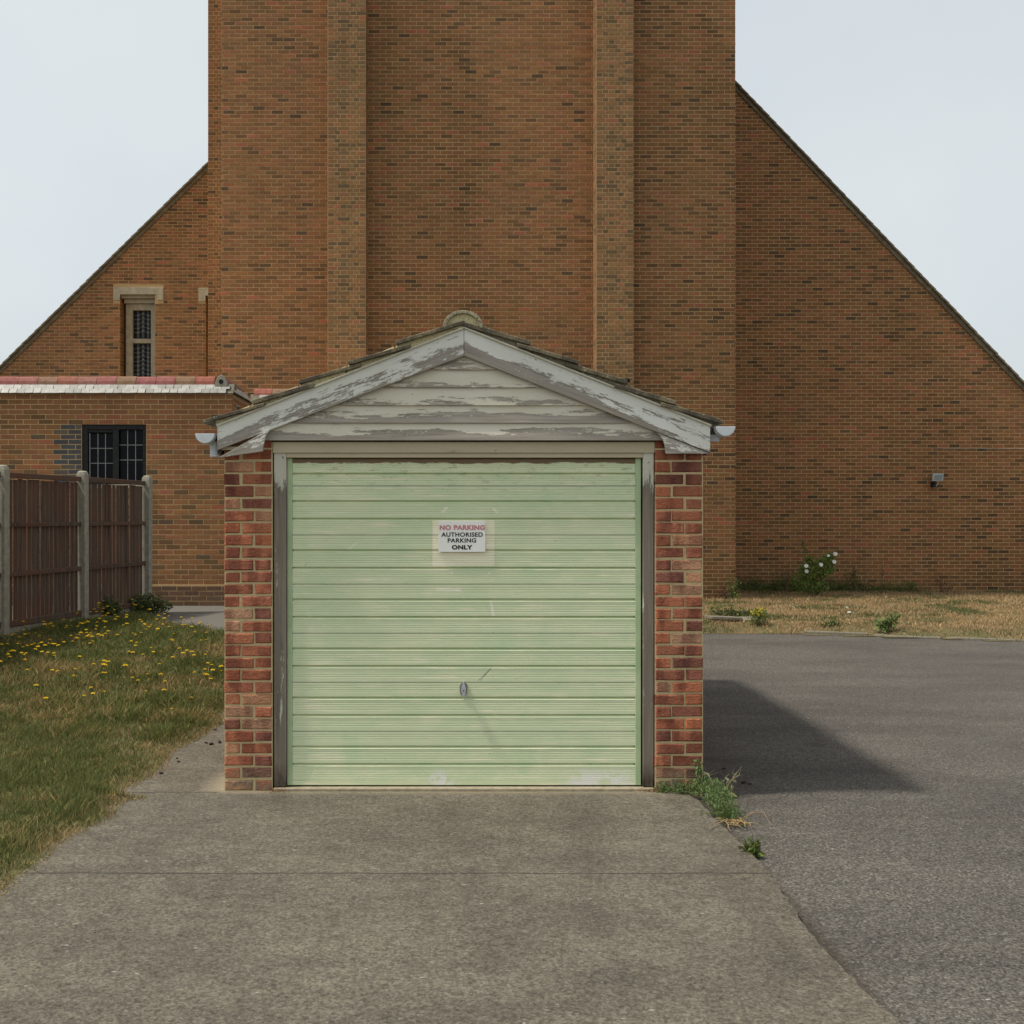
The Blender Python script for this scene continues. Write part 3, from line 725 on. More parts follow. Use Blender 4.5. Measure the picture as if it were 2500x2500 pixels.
for (a, b, ia, ib, t0, t1) in ((277, 399, 293, 384, 701, 733), (485, 560, 502, 545, 704, 736)):
    m = MB(); r = 3.74
    m.prism([(wx(a, r), wz(t1, r)), (wx(ia, r), wz(t1, r)), (wx(ia, r), wz(t0 + 18, r)), (wx(ib, r), wz(t0 + 18, r)), (wx(ib, r), wz(t1, r)), (wx(b, r), wz(t1, r)), (wx(b, r), wz(t0, r)), (wx(a, r), wz(t0, r))], Y1 - .012, Y1 + .3)
    m.build('stone_lintel', 'stone', church, bevel=.006)

# ================================================================== annexe
RA = 2.454; YA = wy(RA); XA1 = wx(567, RA); YAR = YA + 1.5
TON_A = [(.46, (.270, .128, .055)), (.22, (.292, .125, .059)), (.025, (.36, .128, .070)), (.17, (.236, .116, .050)), (.09, (.172, .096, .045)), (.03, (.122, .078, .044))]
annexe = thing('brick_annexe', 'low brown brick annexe with pale slate coping and black leaded window behind the fence', 'building', (-5.5, 11.2, .3))
ZE = 3.50
zpl = wz(1427, RA) + .004
WA = (wx(199, RA), wx(357, RA), zpl + .075 * 20 - .005, zpl + .075 * 32 - .005)
mb = MB()
for (x0, x1, z0, z1) in ((-9.5, WA[0], -.3, ZE), (WA[1], XA1, -.3, ZE), (WA[0], WA[1], -.3, WA[2]), (WA[0], WA[1], WA[3], ZE)):
    mb.box(x0, x1, YA, YA + .35, z0, z1)
mb.box(XA1 - .35, XA1 - .001, YA + .351, YAR, -.3, ZE); mb.box(XA1 - .3, .3, YAR, YAR + .35, -.3, ZE - .002)
mb.box(-9.5, .3, YAR + .351, YAR + 1.6, -.3, ZE - .05); mb.box(-9.5, XA1 - .36, YA + .36, YAR + .35, ZE - .3, ZE - .05)
mb.box(-9.5, XA1 + .02, YA - .02, YA + .3, -.3, wz(1427, RA))
mb.build('wall', 'amortar', annexe)
zpl = wz(1427, RA) + .004
aw = lay(-9.5, XA1 + .006, zpl, ZE - .01, holes=[WA], start=.05)
BLUE = [(.85, (.075, .074, .078)), (.15, (.13, .105, .08))]
def isblue(b): return -6.02 < b[0] < WA[0] and WA[2] - .1 < b[1] < WA[3] + .02
vis = [b for b in aw if -6.85 < b[0] and b[1] > .63 and not isblue(b) and not (b[0] < -4.45 and b[1] < 2.2) and not (b[0] > -3.6 and b[1] > 2.0 and b[1] < 2.2)]
vis = sorted(vis, key=lambda b: -b[2])[:300]; vset = set(vis)
single_bricks(vis, YA - .0035, 'cbrick', annexe, TON_A)
mbk = MB()
put_bricks(mbk, [b for b in aw if b not in vset and not isblue(b)], FRONT(YA), TON_A, .0035)
put_bricks(mbk, [b for b in aw if b not in vset and isblue(b)], FRONT(YA), BLUE, .0035)
DK = [(1, (.15, .085, .055))]
put_bricks(mbk, lay(-9.5, XA1 + .02, zpl - .018 - .075 * 9, zpl - .008, start=.1), FRONT(YA - .02), DK, .006)
put_bricks(mbk, lay(YA, YAR, .3, ZE - .01, holes=[(YA + .30, YA + .52, 3.02, 3.36)]), RIGHTF(XA1), TON_A, .0035)
put_bricks(mbk, lay(XA1, .3, .3, ZE - .01), FRONT(YAR), TON_A, .0035)
put_bricks(mbk, lay(YAR, YAR + 1.6, .0, ZE - .06), RIGHTF(.3), TON_A, .0035)
stuff(mbk.build('brickwork', 'cbrick', annexe))
m = MB()   # little window in the return wall
m.box(XA1 - .02, XA1 + .012, YA + .30, YA + .52, 3.02, 3.36); sw = m.build('side_window', 'post', annexe)
m = MB(); m.box(XA1 + .0, XA1 + .016, YA + .335, YA + .485, 3.05, 3.33); m.build('pane', 'glass', sw)
# black casement window
m = MB(); f = .085; yf = YA + .03
mid = wx(283, RA)
for (x0, x1, z0, z1) in ((WA[0], WA[0] + f, WA[2], WA[3]), (WA[1] - f * .7, WA[1], WA[2], WA[3]), (WA[0] + f, WA[1] - f * .7, WA[3] - .075, WA[3]), (WA[0] + f, WA[1] - f * .7, WA[2], WA[2] + .05), (mid - .055, mid + .035, WA[2] + .05, WA[3] - .075)):
    m.box(x0, x1, yf, yf + .09, z0, z1)
m.box(WA[0], WA[1], YA + .3, YA + .32, WA[2], WA[3])
m.box(WA[0] + .06, mid - .055, yf + .02, yf + .06, WA[3] - .12, WA[3] - .07)
win = m.build('window', 'winblack', annexe, bevel=.004)
gx0, gx1 = WA[0] + f, WA[1] - f * .7
for (a, b, zt) in ((gx0 + .025, mid - .065, WA[3] - .13), (mid + .035, gx1, WA[3] - .08)):
    ca = [a + (b - a) * k / 3 for k in range(4)]; zz = [zt - k * .225 for k in range(4)]; zz[3] = WA[2] + .05
    for i in range(3):
        for j in range(3):
            p = MB(); p.box(ca[i] + .004, ca[i + 1] - .004, yf + .052, yf + .06, zz[j + 1] + .004, zz[j] - .004)
            o = p.build('pane', 'glass', win)
    p = MB()
    for i in (1, 2): p.box(ca[i] - .005, ca[i] + .005, yf + .044, yf + .056, zz[3], zz[0])
    for j in (1, 2): p.box(ca[0], ca[3], yf + .043, yf + .055, zz[j] - .005, zz[j] + .005)
    p.box(ca[0] - .012, ca[0], yf + .03, yf + .06, zz[3], zz[0]); p.build('glazing_bar', 'lead', win)
m = MB(); m.box(WA[0] - .03, WA[1] + .03, YA - .05, YA + .1, WA[2] - .06, WA[2]); m.build('sill', 'stone', win)

# slates: two courses of the steep coping, then ridge tiles
sl_pool = []
for k in range(8):
    t = MB(); a = .057 + random.uniform(-.003, .002); sk = random.uniform(-.006, .003); h = .0425
    t.prism([(-a + sk, -h + random.uniform(-.004, .002)), (a + sk, -h + random.uniform(-.003, .003)), (a, h), (-a, h)], 0, .009, tuple([random.uniform(.62, 1.08)] * 3))
    sl_pool.append(t.mesh('slate', 'slate'))
tilt = R(-38)
def slate_run(p0, p1, nrm_rot, dz0):
    """two courses along the eaves from p0 to p1 (XY), rotated to face outward"""
    d = (Vector(p1) - Vector(p0)); n = int(d.length / .12); e = d.normalized()
    for c in range(2):
        for k in range(n):
            q = Vector(p0) + e * ((k + .5 + (.5 if c else 0) * .8) * .12)
            inb = Vector((-e.y, e.x)) * (.022 + c * .055)
            inst('slate', random.choice(sl_pool), annexe, (q.x + inb.x, q.y + inb.y, dz0 + .035 + c * .066), (tilt + random.uniform(-.03, .03), random.uniform(-.02, .02), nrm_rot + random.uniform(-.02, .02)))
slate_run((-9.0, YA - .06), (XA1 + .02, YA - .06), 0, ZE)
slate_run((XA1 + .06, YA - .02), (XA1 + .06, YAR - .1), R(90), ZE)
slate_run((XA1 + .1, YAR - .06), (-.2, YAR - .06), 0, ZE)
m = MB()
def wedge(a, b):      # sloped bed: a, b the outer eaves corners, inner edge .1 back and .15 up
    e = (Vector(b) - Vector(a)).normalized(); n = Vector((-e.y, e.x))
    q = [Vector((*v, z)) for v, z in ((a, ZE - .002), (b, ZE - .002))]; up = [v + Vector((n.x * .10, n.y * .10, .148)) for v in q]; bk = [v + Vector((n.x * .26, n.y * .26, .148)) for v in q]; bb = [v + Vector((n.x * .26, n.y * .26, 0)) for v in q]
    m.add(q + up + bk + bb, [(0, 1, 3, 2), (2, 3, 5, 4), (4, 5, 7, 6), (6, 7, 1, 0), (0, 2, 4, 6), (1, 7, 5, 3)])
wedge((-9.2, YA - .025), (XA1 + .02, YA - .025)); wedge((XA1 + .035, YA + .02), (XA1 + .035, YAR)); wedge((XA1, YAR - .025), (.3, YAR - .025))
m.build('coping_bed', 'kerb', annexe)
def ridge_mesh(L, col):
    t = MB(); n = 7; vs = []; 
    prof = [(-.085, -.02), (-.07, .045), (-.035, .10), (0, .122), (.035, .10), (.07, .045), (.085, -.02)]
    for x in (-L / 2, L / 2):
        for (y, z) in prof: vs.append((x, y, z))
        for (y, z) in prof: vs.append((x, y * .8, z * .8 - .012))
    k = 14
    fs = [(i, i + 1, k + i + 1, k + i)[::-1] for i in range(6)] + [(7 + i, k + 7 + i, k + 8 + i, 8 + i)[::-1] for i in range(6)]
    fs += [(i, 7 + i, 8 + i, i + 1)[::-1] for i in range(6)] + [(k + i, k + i + 1, k + 8 + i, k + 7 + i)[::-1] for i in range(6)]
    t.add(vs, fs, col); return t.mesh('ridge_tile', 'terra')
rp = [ridge_mesh(.29, (random.uniform(.8, 1.12), random.uniform(.82, 1.15), random.uniform(.85, 1.2))) for _ in range(7)]
x = -9.0
while x < XA1 - .28:
    inst('ridge_tile', random.choice(rp), annexe, (x + .147, YA + .15, ZE + .145 + random.uniform(-.004, .004)), (0, random.uniform(-.012, .012), random.uniform(-.01, .01))); x += .296
y = YA + .18
while y < YAR + .1:
    inst('ridge_tile', random.choice(rp), annexe, (XA1 - .17, y, ZE + .155), (0, 0, R(90))); y += .296
x = XA1 + .05
while x < .1:
    inst('ridge_tile', random.choice(rp), annexe, (x + .147, YAR + .14, ZE + .12), (0, 0, 0)); x += .296
m = MB()   # closed end of the return ridge with a round vent hole
pts = [(-.10, -.05), (.10, -.05), (.085, .03), (.045, .10), (0, .125), (-.045, .10), (-.085, .03)]
m.prism([(XA1 - .17 + a, ZE + .155 + b) for a, b in pts], YA + .015, YA + .06); ee = m.build('ridge_end', 'post', annexe, bevel=.006)
m = MB(); m.tube([(XA1 - .17, YA + .012, ZE + .175), (XA1 - .17, YA + .03, ZE + .175)], .036, 16); m.build('vent_hole', 'black', ee)

# ================================================================== garage
garage = thing('brick_garage', 'small red brick garage with weathered white gable and pale green door', 'garage', (wx(1132), 2.3, 0.0))
GL = 4.75
XP = [(wx(546), wx(666.5)), (wx(1598), wx(1718.5))]
TON_G = [(.32, (.42, .146, .078)), (.22, (.375, .130, .071)), (.17, (.255, .094, .060)), (.14, (.48, .245, .138)), (.15, (.45, .155, .076))]
mb = MB(); r1 = .984
for (a, b) in XP: mb.box(a + .004, b - .004, .007, GL, -.15, 2.17)
mb.box(XP[0][1], XP[1][0], GL - .3, GL - .001, -.15, 2.17); mb.box(XP[0][1], XP[1][0], .16, .3, -.1, 2.14)
mb.prism([(XP[0][0], 2.171), (XP[1][1], 2.171), (wx(1132.8), 2.74)], GL - .2, GL)
mb.build('wall', 'gmortar', garage)
zb0 = -.0225; gg = .07475
long_l, short_l = .1865, .1115
for (a, b), pat in ((XP[0], [[long_l, short_l], [.1045, .1935]]), (XP[1], [[.1045, .1935], [long_l, short_l]])):
    k = (b - a - .004) / .298
    bl = lay(a, b, zb0, 2.17, pattern=[[q * k for q in row] for row in pat], gauge=gg, joint=.012)
    bl = [(u + random.uniform(-.003, .003), z + random.uniform(-.002, .002), w_ + random.uniform(-.004, .003), h_ + random.uniform(-.003, .002)) for u, z, w_, h_ in bl]
    for (u, z, w_, h_) in bl:
        me = brick_mesh('brick', 'gbrick', w_, h_, .10, .006, pick(TON_G), .0022)
        inst('brick', me, garage, (u, random.uniform(-.003, .003), z))
mbk = MB()
put_bricks(mbk, lay(-GL, -.11, zb0, 2.17, gauge=gg, joint=.012), LEFTF(XP[0][0]), TON_G, .0)
put_bricks(mbk, lay(.11, GL, zb0, 2.17, gauge=gg, joint=.012), RIGHTF(XP[1][1]), TON_G, .0)
put_bricks(mbk, lay(.012, .09, zb0, 2.12, pattern=[[.078]], gauge=gg, joint=.012), RIGHTF(XP[0][1] - .006), TON_G, .002)
put_bricks(mbk, lay(-.09, -.012, zb0, 2.12, pattern=[[.078]], gauge=gg, joint=.012), LEFTF(XP[1][0] + .006), TON_G, .002)
stuff(mbk.build('brickwork', 'gbrick', garage))

def rect(x0, x1, y0, y1, r=1.0): return [(wx(x0, r), wz(y1, r)), (wx(x1, r), wz(y1, r)), (wx(x1, r), wz(y0, r)), (wx(x0, r), wz(y0, r))]
m = MB(); m.box(wx(668), wx(1597), -.012, .2, -.1, -.007); m.build('threshold', 'sill', garage, bevel=.006)
# timber door frame
for (x0, x1) in ((668, 698), (1571, 1597)):
    pmesh('jamb', rect(x0, x1, 1080, 1922), .014, .10, 'jamb', garage, R(90), .003)
pmesh('door_head', rect(666, 1598.5, 1079, 1105.5), .003, .10, 'head', garage)
pmesh('head_moulding', rect(698.5, 1570.5, 1106, 1117), .011, .10, 'head', garage)
# weatherboards of the gable
BA = math.atan(.393)
cxp = 1132.8; rw = .9975
bots = [1076, 1034, 991, 947.5, 904]; tops = [1030, 987, 944, 900, 840]
for k, (yb, yt) in enumerate(zip(bots, tops)):
    hb = min((yb - 832) / .393, 493); ht = min(max((yt - 832) / .393, 3), 493)
    pl = [(wx(cxp - hb, rw), wz(yb, rw)), (wx(cxp + hb, rw), wz(yb, rw)), (wx(cxp + ht, rw), wz(yt, rw)), (wx(cxp - ht, rw), wz(yt, rw))]
    o = pmesh('weatherboard', pl, -.019, -.003, 'wboard_bare' if k < 2 else 'wboard', garage, 0, .002)
    o.rotation_euler.x = -.13
m = MB(); m.prism([(wx(660), 2.105), (wx(1605), 2.105), (wx(1605), 2.2), (wx(cxp), 2.68), (wx(660), 2.2)], .004, .15); m.build('gable_backing', 'soffit', garage)
# bargeboards, mitred at the apex; the right one with its shaped foot, the left foot come loose and hanging
rb = .9935; yb0, yb1 = -.052, -.027
def bpx(pts): return [(wx(x, rb), wz(y, rb)) for x, y in pts]
pmesh('bargeboard', bpx([(530.5, 1099), (1132.3, 868.8), (1132.3, 803), (530.5, 1039)]), yb0, yb1, 'barge', garage, -BA)
pmesh('bargeboard', bpx([(1133.3, 868.8), (1733.5, 1105.5), (1733.5, 1041), (1133.3, 803)]), yb0, yb1, 'barge', garage, BA)
foot = [(1595, 1052.3), (1604, 1057), (1611, 1063), (1617, 1071), (1621, 1080), (1624, 1092), (1626, 1107.5), (1733.5, 1107.5)]
pmesh('bargeboard_foot', bpx(foot)[::1], yb0 + .003, yb1, 'foot', garage, BA * .6)
lf = [(536, 1118), (644, 1102.5), (644, 1094), (646, 1083), (649, 1072), (653, 1061), (660, 1050), (640, 1059)]
o = pmesh('bargeboard_foot', bpx(lf), yb0 - .022, yb1 - .026, 'foot', garage, -BA * .9); o['label'] = 'loose left bargeboard foot hanging away'
# eaves boards and bits seen behind the loose foot
for sgn, xx in ((-1, wx(533, 1)), (1, wx(1730, 1))):
    m = MB(); m.box(min(xx, xx - sgn * .02), max(xx, xx - sgn * .02), -.024, GL, 2.03, 2.19); m.build('fascia', 'soffit', garage)
    m = MB(); m.box(min(xx - sgn * .021, xx - sgn * .12), max(xx - sgn * .021, xx - sgn * .12), -.022, GL, 2.055, 2.075); m.build('soffit_board', 'head', garage)

# verge: undercloak strip, mortar bed and stepped tiles, both slopes
rt = .992; yt0 = -.062
def tpx(pts): return [(wx(x, rt), wz(y, rt)) for x, y in pts]
big = MB()
for side in (-1, 1):
    mir = (lambda x: x) if side > 0 else (lambda x: 2 * cxp - x)
    def ord_(pts): return pts if side > 0 else pts[::-1]
    bl = lambda x: 802 + .395 * (x - cxp)
    pmesh('undercloak', tpx(ord_([(mir(1133.2), 802.4), (mir(1736.5), 1041.6), (mir(1736.5), 1036.6), (mir(1133.2), 797.6)])), yt0 - .004, .1, 'cloak', garage, side * BA)
    xb0 = 1295.7 if side > 0 else 1300.0
    for k in range(5):
        xb = xb0 + 117.3 * k; yb = 836 + 48.0 * k
        lo = xb - 117.3 if k else 1135.0; hi = xb - 1 if k < 4 else 1738
        lo_t = lo + (4 if k else 0)
        tl = lambda x: 846 + .409 * (x - 1295.7) - 4
        pl = [(lo_t, bl(lo_t) - 4.6), (hi + 3, bl(hi + 3) - 4.6), (hi, tl(hi)), (lo_t, tl(lo_t))]
        pmesh('verge_mortar', tpx(ord_([(mir(a), b) for a, b in pl])), yt0 + .012 + random.uniform(-.004, .004), .05, 'verge_r' if side > 0 else 'verge_l', garage, side * BA, .003)
        L = 152 if k else 168; sl = .29 + random.uniform(-.015, .012); th = 10.0 + random.uniform(-1, 1.5); yb += random.uniform(-4.5, -1.0); xb += random.uniform(-3, 3)
        # outline of one tile, nibs and all, seen end on
        tp = [(xb - L, yb - sl * L + th), (xb - 2, yb + th), (xb, yb + th * .6), (xb, yb + 1), (xb - 3, yb - .5), (xb - 40, yb - sl * 37 - 1.0), (xb - L, yb - sl * L)]
        poly = tpx(ord_([(mir(a), b) for a, b in tp]))
        pmesh('roof_tile', poly, yt0 - .012 + random.uniform(-.006, .006), yt0 + .3, 'tile', garage, side * BA, .004)
        for q in range(1, 15):
            big.prism([(a, b + random.uniform(-.003, .003)) for a, b in poly], yt0 + .004 + q * .334, yt0 + q * .334 + .333)
stuff(big.build('roof_covering', 'tile', garage))
# ridge tiles, the front one bedded with mortar
def ridge_half(y0, y1):
    t = MB(); n = 13; vs = []; fs = []
    cx_, cz_ = wx(1130.5, rt), wz(799, rt)
    for y in (y0, y1):
        for rr_ in ((.122, .102), (.101, .082)):
            for i in range(n):
                a = math.pi * (i / (n - 1)); vs.append((cx_ + math.cos(a) * rr_[0], y, cz_ + math.sin(a) * rr_[1] - (.006 if i in (0, n - 1) else 0)))
    k = 2 * n
    for i in range(n - 1):
        fs += [(i, i + 1, k + i + 1, k + i), (n + i, k + n + i, k + n + i + 1, n + i + 1), (i, n + i, n + i + 1, i + 1), (k + i, k + i + 1, k + n + i + 1, k + n + i)]
    fs += [(0, k, k + n, n), (n - 1, 2 * n - 1, k + 2 * n - 1, k + n - 1)]
    t.add(vs, fs); return t.build('ridge_tile', 'ridge', garage, bevel=.003)
for q in range(11): ridge_half(yt0 - .01 + q * .452, yt0 - .01 + q * .452 + .448)
m = MB(); cx_, cz_ = wx(1130.5, rt), wz(799, rt)
m.prism([(cx_ + math.cos(math.pi * i / 12) * .1005, cz_ + math.sin(math.pi * i / 12) * .0815) for i in range(13)] + [(cx_ - .07, cz_ - .012), (cx_ + .01, cz_ - .004), (cx_ + .08, cz_ - .012)], yt0 + .006, yt0 + .2)
m.build('ridge_mortar', 'verge_l', garage)

# half-round gutters along both eaves
def gutter(cx_, cz_, stub):
    m = MB(); n = 11; vs = []; fs = []; ro, ri = .0575, .053
    ya, yb = -.06, GL
    for y in (ya, yb):
        for rr_ in (ro, ri):
            for i in range(n):
                a = math.pi + math.pi * i / (n - 1); vs.append((cx_ + math.cos(a) * rr_, y, cz_ + math.sin(a) * rr_))
    k = 2 * n
    for i in range(n - 1):
        fs += [(i, i + 1, k + i + 1, k + i), (n + i, k + n + i, k + n + i + 1, n + i + 1), (k + i, k + i + 1, k + n + i + 1, k + n + i)]
    fs += [(0, k, k + n, n), (n - 1, 2 * n - 1, k + 2 * n - 1, k + n - 1)]
    m.add(vs, fs)
    m.prism([(cx_ + math.cos(math.pi + math.pi * i / 14) * .0585, cz_ + math.sin(math.pi + math.pi * i / 14) * .0585) for i in range(15)], ya - .016, ya)
    m.prism([(cx_ + math.cos(math.pi + math.pi * i / 14) * .062, cz_ + math.sin(math.pi + math.pi * i / 14) * .062) for i in range(15)], ya + .03, ya + .055)
    g = m.build('gutter', 'plastic', garage, bevel=.0015)
    if stub:
        q = MB(); q.tube([(cx_ + .042, ya + .09, cz_ - .045), (cx_ + .042, ya + .09, cz_ - .135)], .033, 16); q.build('outlet', 'plastic', g, smooth=False)
    else:
        q = MB(); q.box(cx_ - .09, cx_ - .02, ya + .07, ya + .10, cz_ - .085, cz_ - .045); q.build('bracket', 'plastic', g)
gutter(wx(500.5, .99), wz(1058.5, .99), True)
gutter(wx(1771.5, .99), wz(1041, .99), False)

# up-and-over door of pressed steel: each sheet between seams its own part
door_o = None
m = MB(); m.box(wx(699), wx(711.6), .035, .085, wz(1920), wz(1118)); door_o = m.build('door', 'door_edge', garage, bevel=.002)
m = MB(); m.box(wx(1553.4), wx(1567), .035, .085, wz(1920), wz(1118)); m.build('stile', 'door_edge', door_o, bevel=.002)
m = MB(); m.box(wx(711.7), wx(1553.3), .062, .085, wz(1919.5), wz(1118.5)); m.build('backing', 'door_edge', door_o)
def strip(y0, y1, deep):
    """profile from y0 down to y1 (px), depth in metres behind the face"""
    pr = []
    if deep: pr += [(y0, .018), (y0 + 2.2, .018), (y0 + 6.8, .0025), (y0 + 7.8, -.0014), (y0 + 9.2, .0)]; s0 = y0 + 14.5
    else: pr += [(y0, .012), (y0 + 1.9, .012), (y0 + 2.0, .0)]; s0 = y0 + 9
    e0 = min(s0 + 5 * 4.25, y1 - 6); k = s0
    while k + 4.25 <= e0 + .1:
        pr += [(k, .0), (k + 1.0, .0015), (k + 2.1, .0015), (k + 3.1, .0)]; k += 4.25
    pr += [(y1 - .05, .0)]
    return pr
seams = [1185, 1305.4, 1426, 1546.5, 1667, 1787.2, 1908]
def sheet(segs):
    pr = []
    for sgm in segs: pr += strip(*sgm)
    m = MB(); xs = [wx(711.8), wx(920), wx(1132), wx(1340), wx(1553.2)]; n = len(xs); vs = []
    for (y, d) in pr:
        for i, xx in enumerate(xs): vs.append((xx, .040 + d, wz(y)))
    fs = [(j * n + i, (j + 1) * n + i, (j + 1) * n + i + 1, j * n + i + 1) for j in range(len(pr) - 1) for i in range(n - 1)]
    m.add(vs, fs); return m.build('door_panel', 'door', door_o)
sheet([(1118, 1153.4, False), (1153.4, 1185, True)])
for k in range(6):
    a, b = seams[k], seams[k + 1]
    sheet([(a, a + 36, False), (a + 36, a + 79, True), (a + 79, b, True)])
m = MB(); m.box(wx(711.8), wx(1553.2), .038, .085, wz(1919.8), wz(1908.6)); m.build('door_panel', 'door', door_o)
# handle: pressed plate and turning grip
hx, hz = wx(1131.8), wz(1684)
pts = [(-.018, -.032), (0, -.046), (.018, -.032), (.0225, -.02), (.0225, .024), (.018, .034), (0, .042), (-.018, .034), (-.0225, .024), (-.0225, -.02)]
m = MB(); m.prism([(hx + a, hz + b) for a, b in pts], .032, .041); hp = m.build('handle', 'darkmetal', door_o, bevel=.002)
gp = [(-.004, -.048), (.004, -.048), (.011, -.03), (.014, -.008), (.012, .012), (.0065, .03), (.002, .054), (-.0015, .054), (-.0055, .03), (-.012, .012), (-.014, -.008), (-.011, -.03)]
m = MB(); m.prism([(hx + .001 + a, hz + b) for a, b in gp], .004, .018); m.tube([(hx, .032, hz), (hx, .012, hz)], .009, 10); m.build('grip', 'metal', hp, bevel=.003)
m = MB(); m.tube([(hx, .0025, hz - .006), (hx, .006, hz - .006)], .004, 8); m.build('keyhole', 'black', hp)

# ------------------------------------------------------------------ parking sign on the door
sx0, sx1, sz0, sz1 = wx(1070.3), wx(1185.2), wz(1348), wz(1271.7)
sign = thing('parking_sign', 'white rectangular no parking sign with red and black lettering on the green door', 'sign', ((sx0 + sx1) / 2, .03, sz0))
m = MB(); c = .006; pts = []
for (px_, pz_, a0) in ((sx1 - c, sz0 + c, -90), (sx1 - c, sz1 - c, 0), (sx0 + c, sz1 - c, 90), (sx0 + c, sz0 + c, 180)):
    for k in range(4): a = R(a0 + 30 * k); pts.append((px_ + c * math.cos(a), pz_ + c * math.sin(a)))
m.prism(pts, .024, .0375); m.build('plate', 'sign', sign, bevel=.0012)
def text(body, x0, x1, y0, y1, mat, bold):
    cu = bpy.data.curves.new('lettering', 'FONT'); cu.body = body; cu.size = 1; cu.offset = bold; cu.space_character = 1.08
    tmp = bpy.data.objects.new('lettering_tmp', cu); COL.objects.link(tmp)
    bpy.context.view_layer.update()
    me = bpy.data.meshes.new_from_object(tmp.evaluated_get(bpy.context.evaluated_depsgraph_get()))
    bpy.data.objects.remove(tmp); bpy.data.curves.remove(cu)
    v = np.zeros(len(me.vertices) * 3); me.vertices.foreach_get('co', v); v = v.reshape(-1, 3)
    lo, hi = v.min(0), v.max(0)
    X0, X1, Z0, Z1 = wx(x0), wx(x1), wz(y1), wz(y0)
    out = np.zeros_like(v)
    out[:, 0] = X0 + (v[:, 0] - lo[0]) / (hi[0] - lo[0]) * (X1 - X0)
    out[:, 2] = Z0 + (v[:, 1] - lo[1]) / (hi[1] - lo[1]) * (Z1 - Z0); out[:, 1] = .0232
    out -= np.array(BASE[sign.name])
    me.vertices.foreach_set('co', out.ravel()); me.materials.clear(); me.materials.append(M[mat]); me.name = 'lettering'; me.update()
    o = bpy.data.objects.new('lettering', me); COL.objects.link(o); o.parent = sign; return o
zp = lambda v: 1200 + v / 6.44
xp = lambda v: 1000 + v / 6.44
text('NO PARKING', xp(470), xp(1185), zp(527), zp(607), 'red', .05)
text('AUTHORISED', xp(497), xp(1152), zp(642), zp(713), 'black', .03)
text('PARKING', xp(597), xp(1047), zp(735), zp(804), 'black', .03)
text('ONLY', xp(663), xp(990), zp(842), zp(914), 'black', .05)

# ================================================================== fence
PF = Vector((-4.35, 9.14)); EF = Vector((.204, .979)).normalized(); PHI = math.atan2(EF.y, EF.x); PW = 1.716
NF = Vector((EF.y, -EF.x))                                  # towards the drive
def fp(u, out, z): q = PF + EF * u + NF * out; return (q.x, q.y, z)
fence = thing('timber_fence', 'brown closeboard timber fence with concrete posts beside the lawn', 'fence', fp(-PW * 1.5, 0, .2))
mb = MB(); h = 2.06; pw, pd = .052, .055
prof = [(-pw, -pd), (-.025, -pd - .012), (.025, -pd - .012), (pw, -pd), (pw, pd), (-pw, pd)]
n = len(prof); vs = [(x, y, 0) for x, y in prof] + [(x, y, h - .05) for x, y in prof] + [(x * .9, y * .75, h - .012) for x, y in prof] + [(x * .6, y * .35, h) for x, y in prof]
mb.add(vs, [(k * n + i, k * n + (i + 1) % n, (k + 1) * n + (i + 1) % n, (k + 1) * n + i) for k in range(3) for i in range(n)] + [tuple(3 * n + i for i in range(n))])
me = mb.mesh('post', 'post')
for i in range(6): inst('post', me, fence, fp(-PW * i + .02, .02, .16), (random.uniform(-.006, .006), random.uniform(-.008, .008), PHI))
slat_pool = []
for k in range(6):
    t = MB(); a = .051; hh = 1.62 + random.uniform(-.01, .012)
    t.add([(-a, -.007, 0), (a, -.002, 0), (a, .006, 0), (-a, .006, 0), (-a, -.009, hh), (a, -.003, hh), (a, .006, hh), (-a, .006, hh)], [(0, 1, 5, 4), (1, 2, 6, 5), (2, 3, 7, 6), (3, 0, 4, 7), (4, 5, 6, 7), (3, 2, 1, 0)])
    slat_pool.append(t.mesh('slat', 'fence'))
for i in range(5):
    u0 = -PW * (i + 1) + .085; u1 = -PW * i - .045; ns = 17; st = (u1 - u0) / ns
    for k in range(ns):
        tl = random.uniform(-.004, .004)
        if i == 0 and k == 12: tl = -.022
        if i == 0 and k == 7: tl = -.012
        inst('slat', random.choice(slat_pool), fence, fp(u0 + (k + .5) * st + random.uniform(-.004, .004), -.016 + random.uniform(-.003, .003), .455), (random.uniform(-.003, .003), tl, PHI + random.uniform(-.03, .03)), (st / .113 * random.uniform(.96, 1.0), 1, 1))
    for (za, zb_, th) in ((2.085, 2.145, .035), (1.535, 1.585, .04), (.98, 1.035, .04), (.42, .49, .04)):
        t = MB(); t.box(-(u1 - u0) / 2 - .015, (u1 - u0) / 2 + .015, -th / 2, th / 2, za, zb_)
        o = inst('rail', t.mesh('rail', 'fence'), fence, fp((u0 + u1) / 2, .014, 0), (0, random.uniform(-.003, .003), PHI)); b = o.modifiers.new('bevel', 'BEVEL'); b.width = .004
    t = MB(); t.box(-(u1 - u0) / 2 - .02, (u1 - u0) / 2 + .02, -.025, .025, .08, .42)
    inst('gravel_board', t.mesh('gravel_board', 'post'), fence, fp((u0 + u1) / 2, -.01, 0), (0, 0, PHI))

